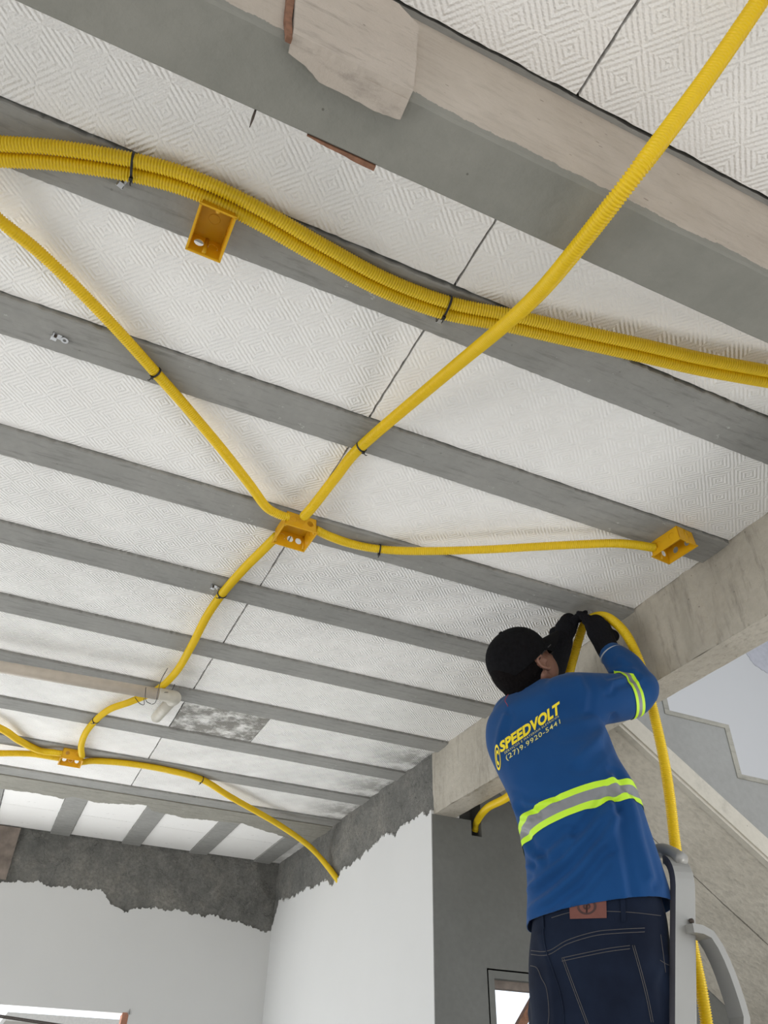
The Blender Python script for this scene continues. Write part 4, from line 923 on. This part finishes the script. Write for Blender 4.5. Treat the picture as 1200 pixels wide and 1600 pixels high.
# split left/right gloves by side
parts = {}
seen = set(); comps = []
for v in b.verts:
    if v in seen: continue
    st_ = [v]; seen.add(v); cpt = []
    while st_:
        q = st_.pop(); cpt.append(q)
        for e in q.link_edges:
            o_ = e.other_vert(q)
            if o_ not in seen: seen.add(o_); st_.append(o_)
    comps.append(cpt)
comps = sorted(comps, key=len, reverse=True)[:2]
if len(comps) == 2 and len(comps[1]) > 2000:
    for cp in comps:
        q = b.copy(); b.verts.index_update(); q.verts.ensure_lookup_table(); keep = set(v.index for v in cp)
        bmesh.ops.delete(q, geom=[v for v in q.verts if v.index not in keep], context='VERTS'); finish(q, 'glove', glm, parent=worker, smooth=True)
    b.free()
else: finish(b, 'gloves', glm, parent=worker, smooth=True)
b = NB(); cc = RE*.17+RW*.83; axf = (RW-RE).normalized(); pts = [cc+((axf.orthogonal().normalized())*math.cos(a)+(axf.cross(axf.orthogonal().normalized()))*math.sin(a))*.0415 for a in lin(0,2*math.pi,28)]
sweep(b, pts, .0026, 8, cap=False); o = finish(b, 'cuff_edge', plain('grey cuff lining',(.35,.38,.42),.8), parent=worker, smooth=True)
# --- jeans
b = NB(); loft(b, hipsec, 40, 2.5)
for h,k,a in ((hR,kneeR,ankR),(hL,kneeL,ankL)):
    blob(b, [h+Vector((0,0,.03)),h,(h+k)/2,k,k*.5+a*.5,a], (.105,.106,.088,.070,.062,.056), 24)
b = evalmesh(b, .006, 4); b.normal_update()
jf = [([(845,1460),(860,1520),(868,1600)],.004,7),([(880,1530),(930,1560),(1000,1560)],.003,12),([(1040,1500),(1020,1540),(1030,1590)],.004,8),([(905,1590),(915,1540),(890,1500)],.003,9)]
for v in b.verts:
    px,py = pix(v.co); k = .003*noise.noise(v.co*11)
    if v.normal.dot(v.co) < 0:
        for pl,am,wd in jf:
            d = segd(px,py,pl)
            if abs(d) < wd*3: k += am*math.exp(-(d/wd)**2)
    v.co += v.normal*k
jt = bvh(b)
dn = NT('dark indigo denim'); f = dn.noise(7,5); g2 = dn.noise(500,2,dn.scale((1,1,.3))); c_ = dn.ramp(f, [(.35,(.0028,.006,.017)),(.75,(.008,.015,.034))]); dn.fin(c_, .85, dn.bump(g2,.25,.001), spec=.2)
jeans = finish(b, 'jeans', dn.m, parent=worker, smooth=True); jeans['label'] = 'dark indigo jeans'
thread = plain('tan stitching', (.075,.07,.07), .8)
def stitch(pl, name='stitching', r=.0009, mat=thread, off=.0006):
    q = NB(); pp = catmull([Vector((x,y,0)) for x,y in pl], 4); P = []
    for p in pp:
        h,n_ = cast(jt,p.x,p.y)
        if h is not None: P.append(h+n_*off)
    if len(P) > 3: sweep(q, P, r, 6); return finish(q, name, mat, parent=jeans, origin=Vector(jeans['_o']), smooth=True)
    q.free()
for dy in (0,6):
    stitch([(826,1485+dy),(856,1486+dy),(887,1469+dy),(930,1456+dy),(970,1452+dy),(1009,1450+dy)])
stitch([(862,1434),(890,1426),(920,1424),(950,1424),(990,1426),(1034,1431)]); stitch([(848,1435),(852,1478),(864,1515),(874,1545),(880,1575),(882,1605)],'side_seam',.0018,dn.m,.001)
for a_ in (0,5): stitch([(878,1497+a_),(910,1490+a_),(950,1482+a_),(988,1477+a_)])
for a_ in (0,3): stitch([(878+a_,1497),(890+a_,1530),(905+a_,1570),(918+a_,1605)]); stitch([(988+a_,1477),(1000+a_,1520),(1010+a_,1560),(1018+a_,1600)])
stitch([(829,1509),(839,1512),(846,1528),(854,1545),(858,1580),(856,1605)])
stitch([(1032,1460),(1036,1490),(1040,1520)]); stitch([(1031,1500),(1040,1506),(1050,1510)])
def patchq(nx=12, ny=8):
    q = NB(); g_ = [[q.verts.new((i/nx,j/ny,0)) for j in range(ny+1)] for i in range(nx+1)]
    for i in range(nx):
        for j in range(ny): q.faces.new((g_[i][j],g_[i+1][j],g_[i+1][j+1],g_[i][j+1]))
    return q
bl = onto(patchq(3,8), jt, [(968.5,1398),(976,1398),(970.5,1441),(978,1441)], .004, 'belt_loop', dn.m, jeans); bl2 = onto(patchq(3,8), jt, [(845,1412),(850,1412),(846.5,1452),(851.5,1452)], .004, 'belt_loop', dn.m, jeans)
lp = onto(patchq(), jt, [(889,1394),(947,1392),(891,1436.5),(948,1435)], .0035, 'leather_patch', plain('reddish brown leather', (.15,.05,.036), .7, 0, .1, 50, .2), jeans, lab='reddish brown leather patch')
eq = [(902,1404),(932,1404),(902,1430),(932,1430)]; dk = plain('dark burnt mark', (.05,.02,.018), .7)
for q in (ringq(.38,.5), ringq(.10,.20,-2.6,1.6), ringq(.10,.20,.4,4.2)):
    onto(q, jt, eq, .0042, 'patch_emblem', dk, jeans, .3)
q = NB(); box(q, (.46,.12,0),(.54,.9,.001)); onto(q, jt, eq, .0042, 'patch_emblem', dk, jeans, .3)
# --- boots
for a in (ankR,ankL):
    b = NB(); blob(b, [a+Vector((0,0,.02)),a+Vector((0,0,-.03))],(.044,.044)); blob(b,[a+Vector((-.035,0,-.05)),a+Vector((.06,0,-.05)),a+Vector((.16,0,-.058))],(.037,.042,.034)); b = evalmesh(b,.005,3)
    zb_ = -.486
    for v in b.verts: v.co.z = max(v.co.z, zb_+.0)
    finish(b, 'boot', plain('black leather boot',(.02,.018,.016),.5), parent=worker, smooth=True)
# --- earphone wire
b = NB(); sweep(b, catmull([A(794,1085,2.40),A(789,1094,2.38),A(792,1100,2.37),A(795,1107,2.38)],.004), .0009, 6); o = finish(b, 'neck_cord', plain('red cord',(.35,.03,.03),.6), parent=worker, smooth=True)
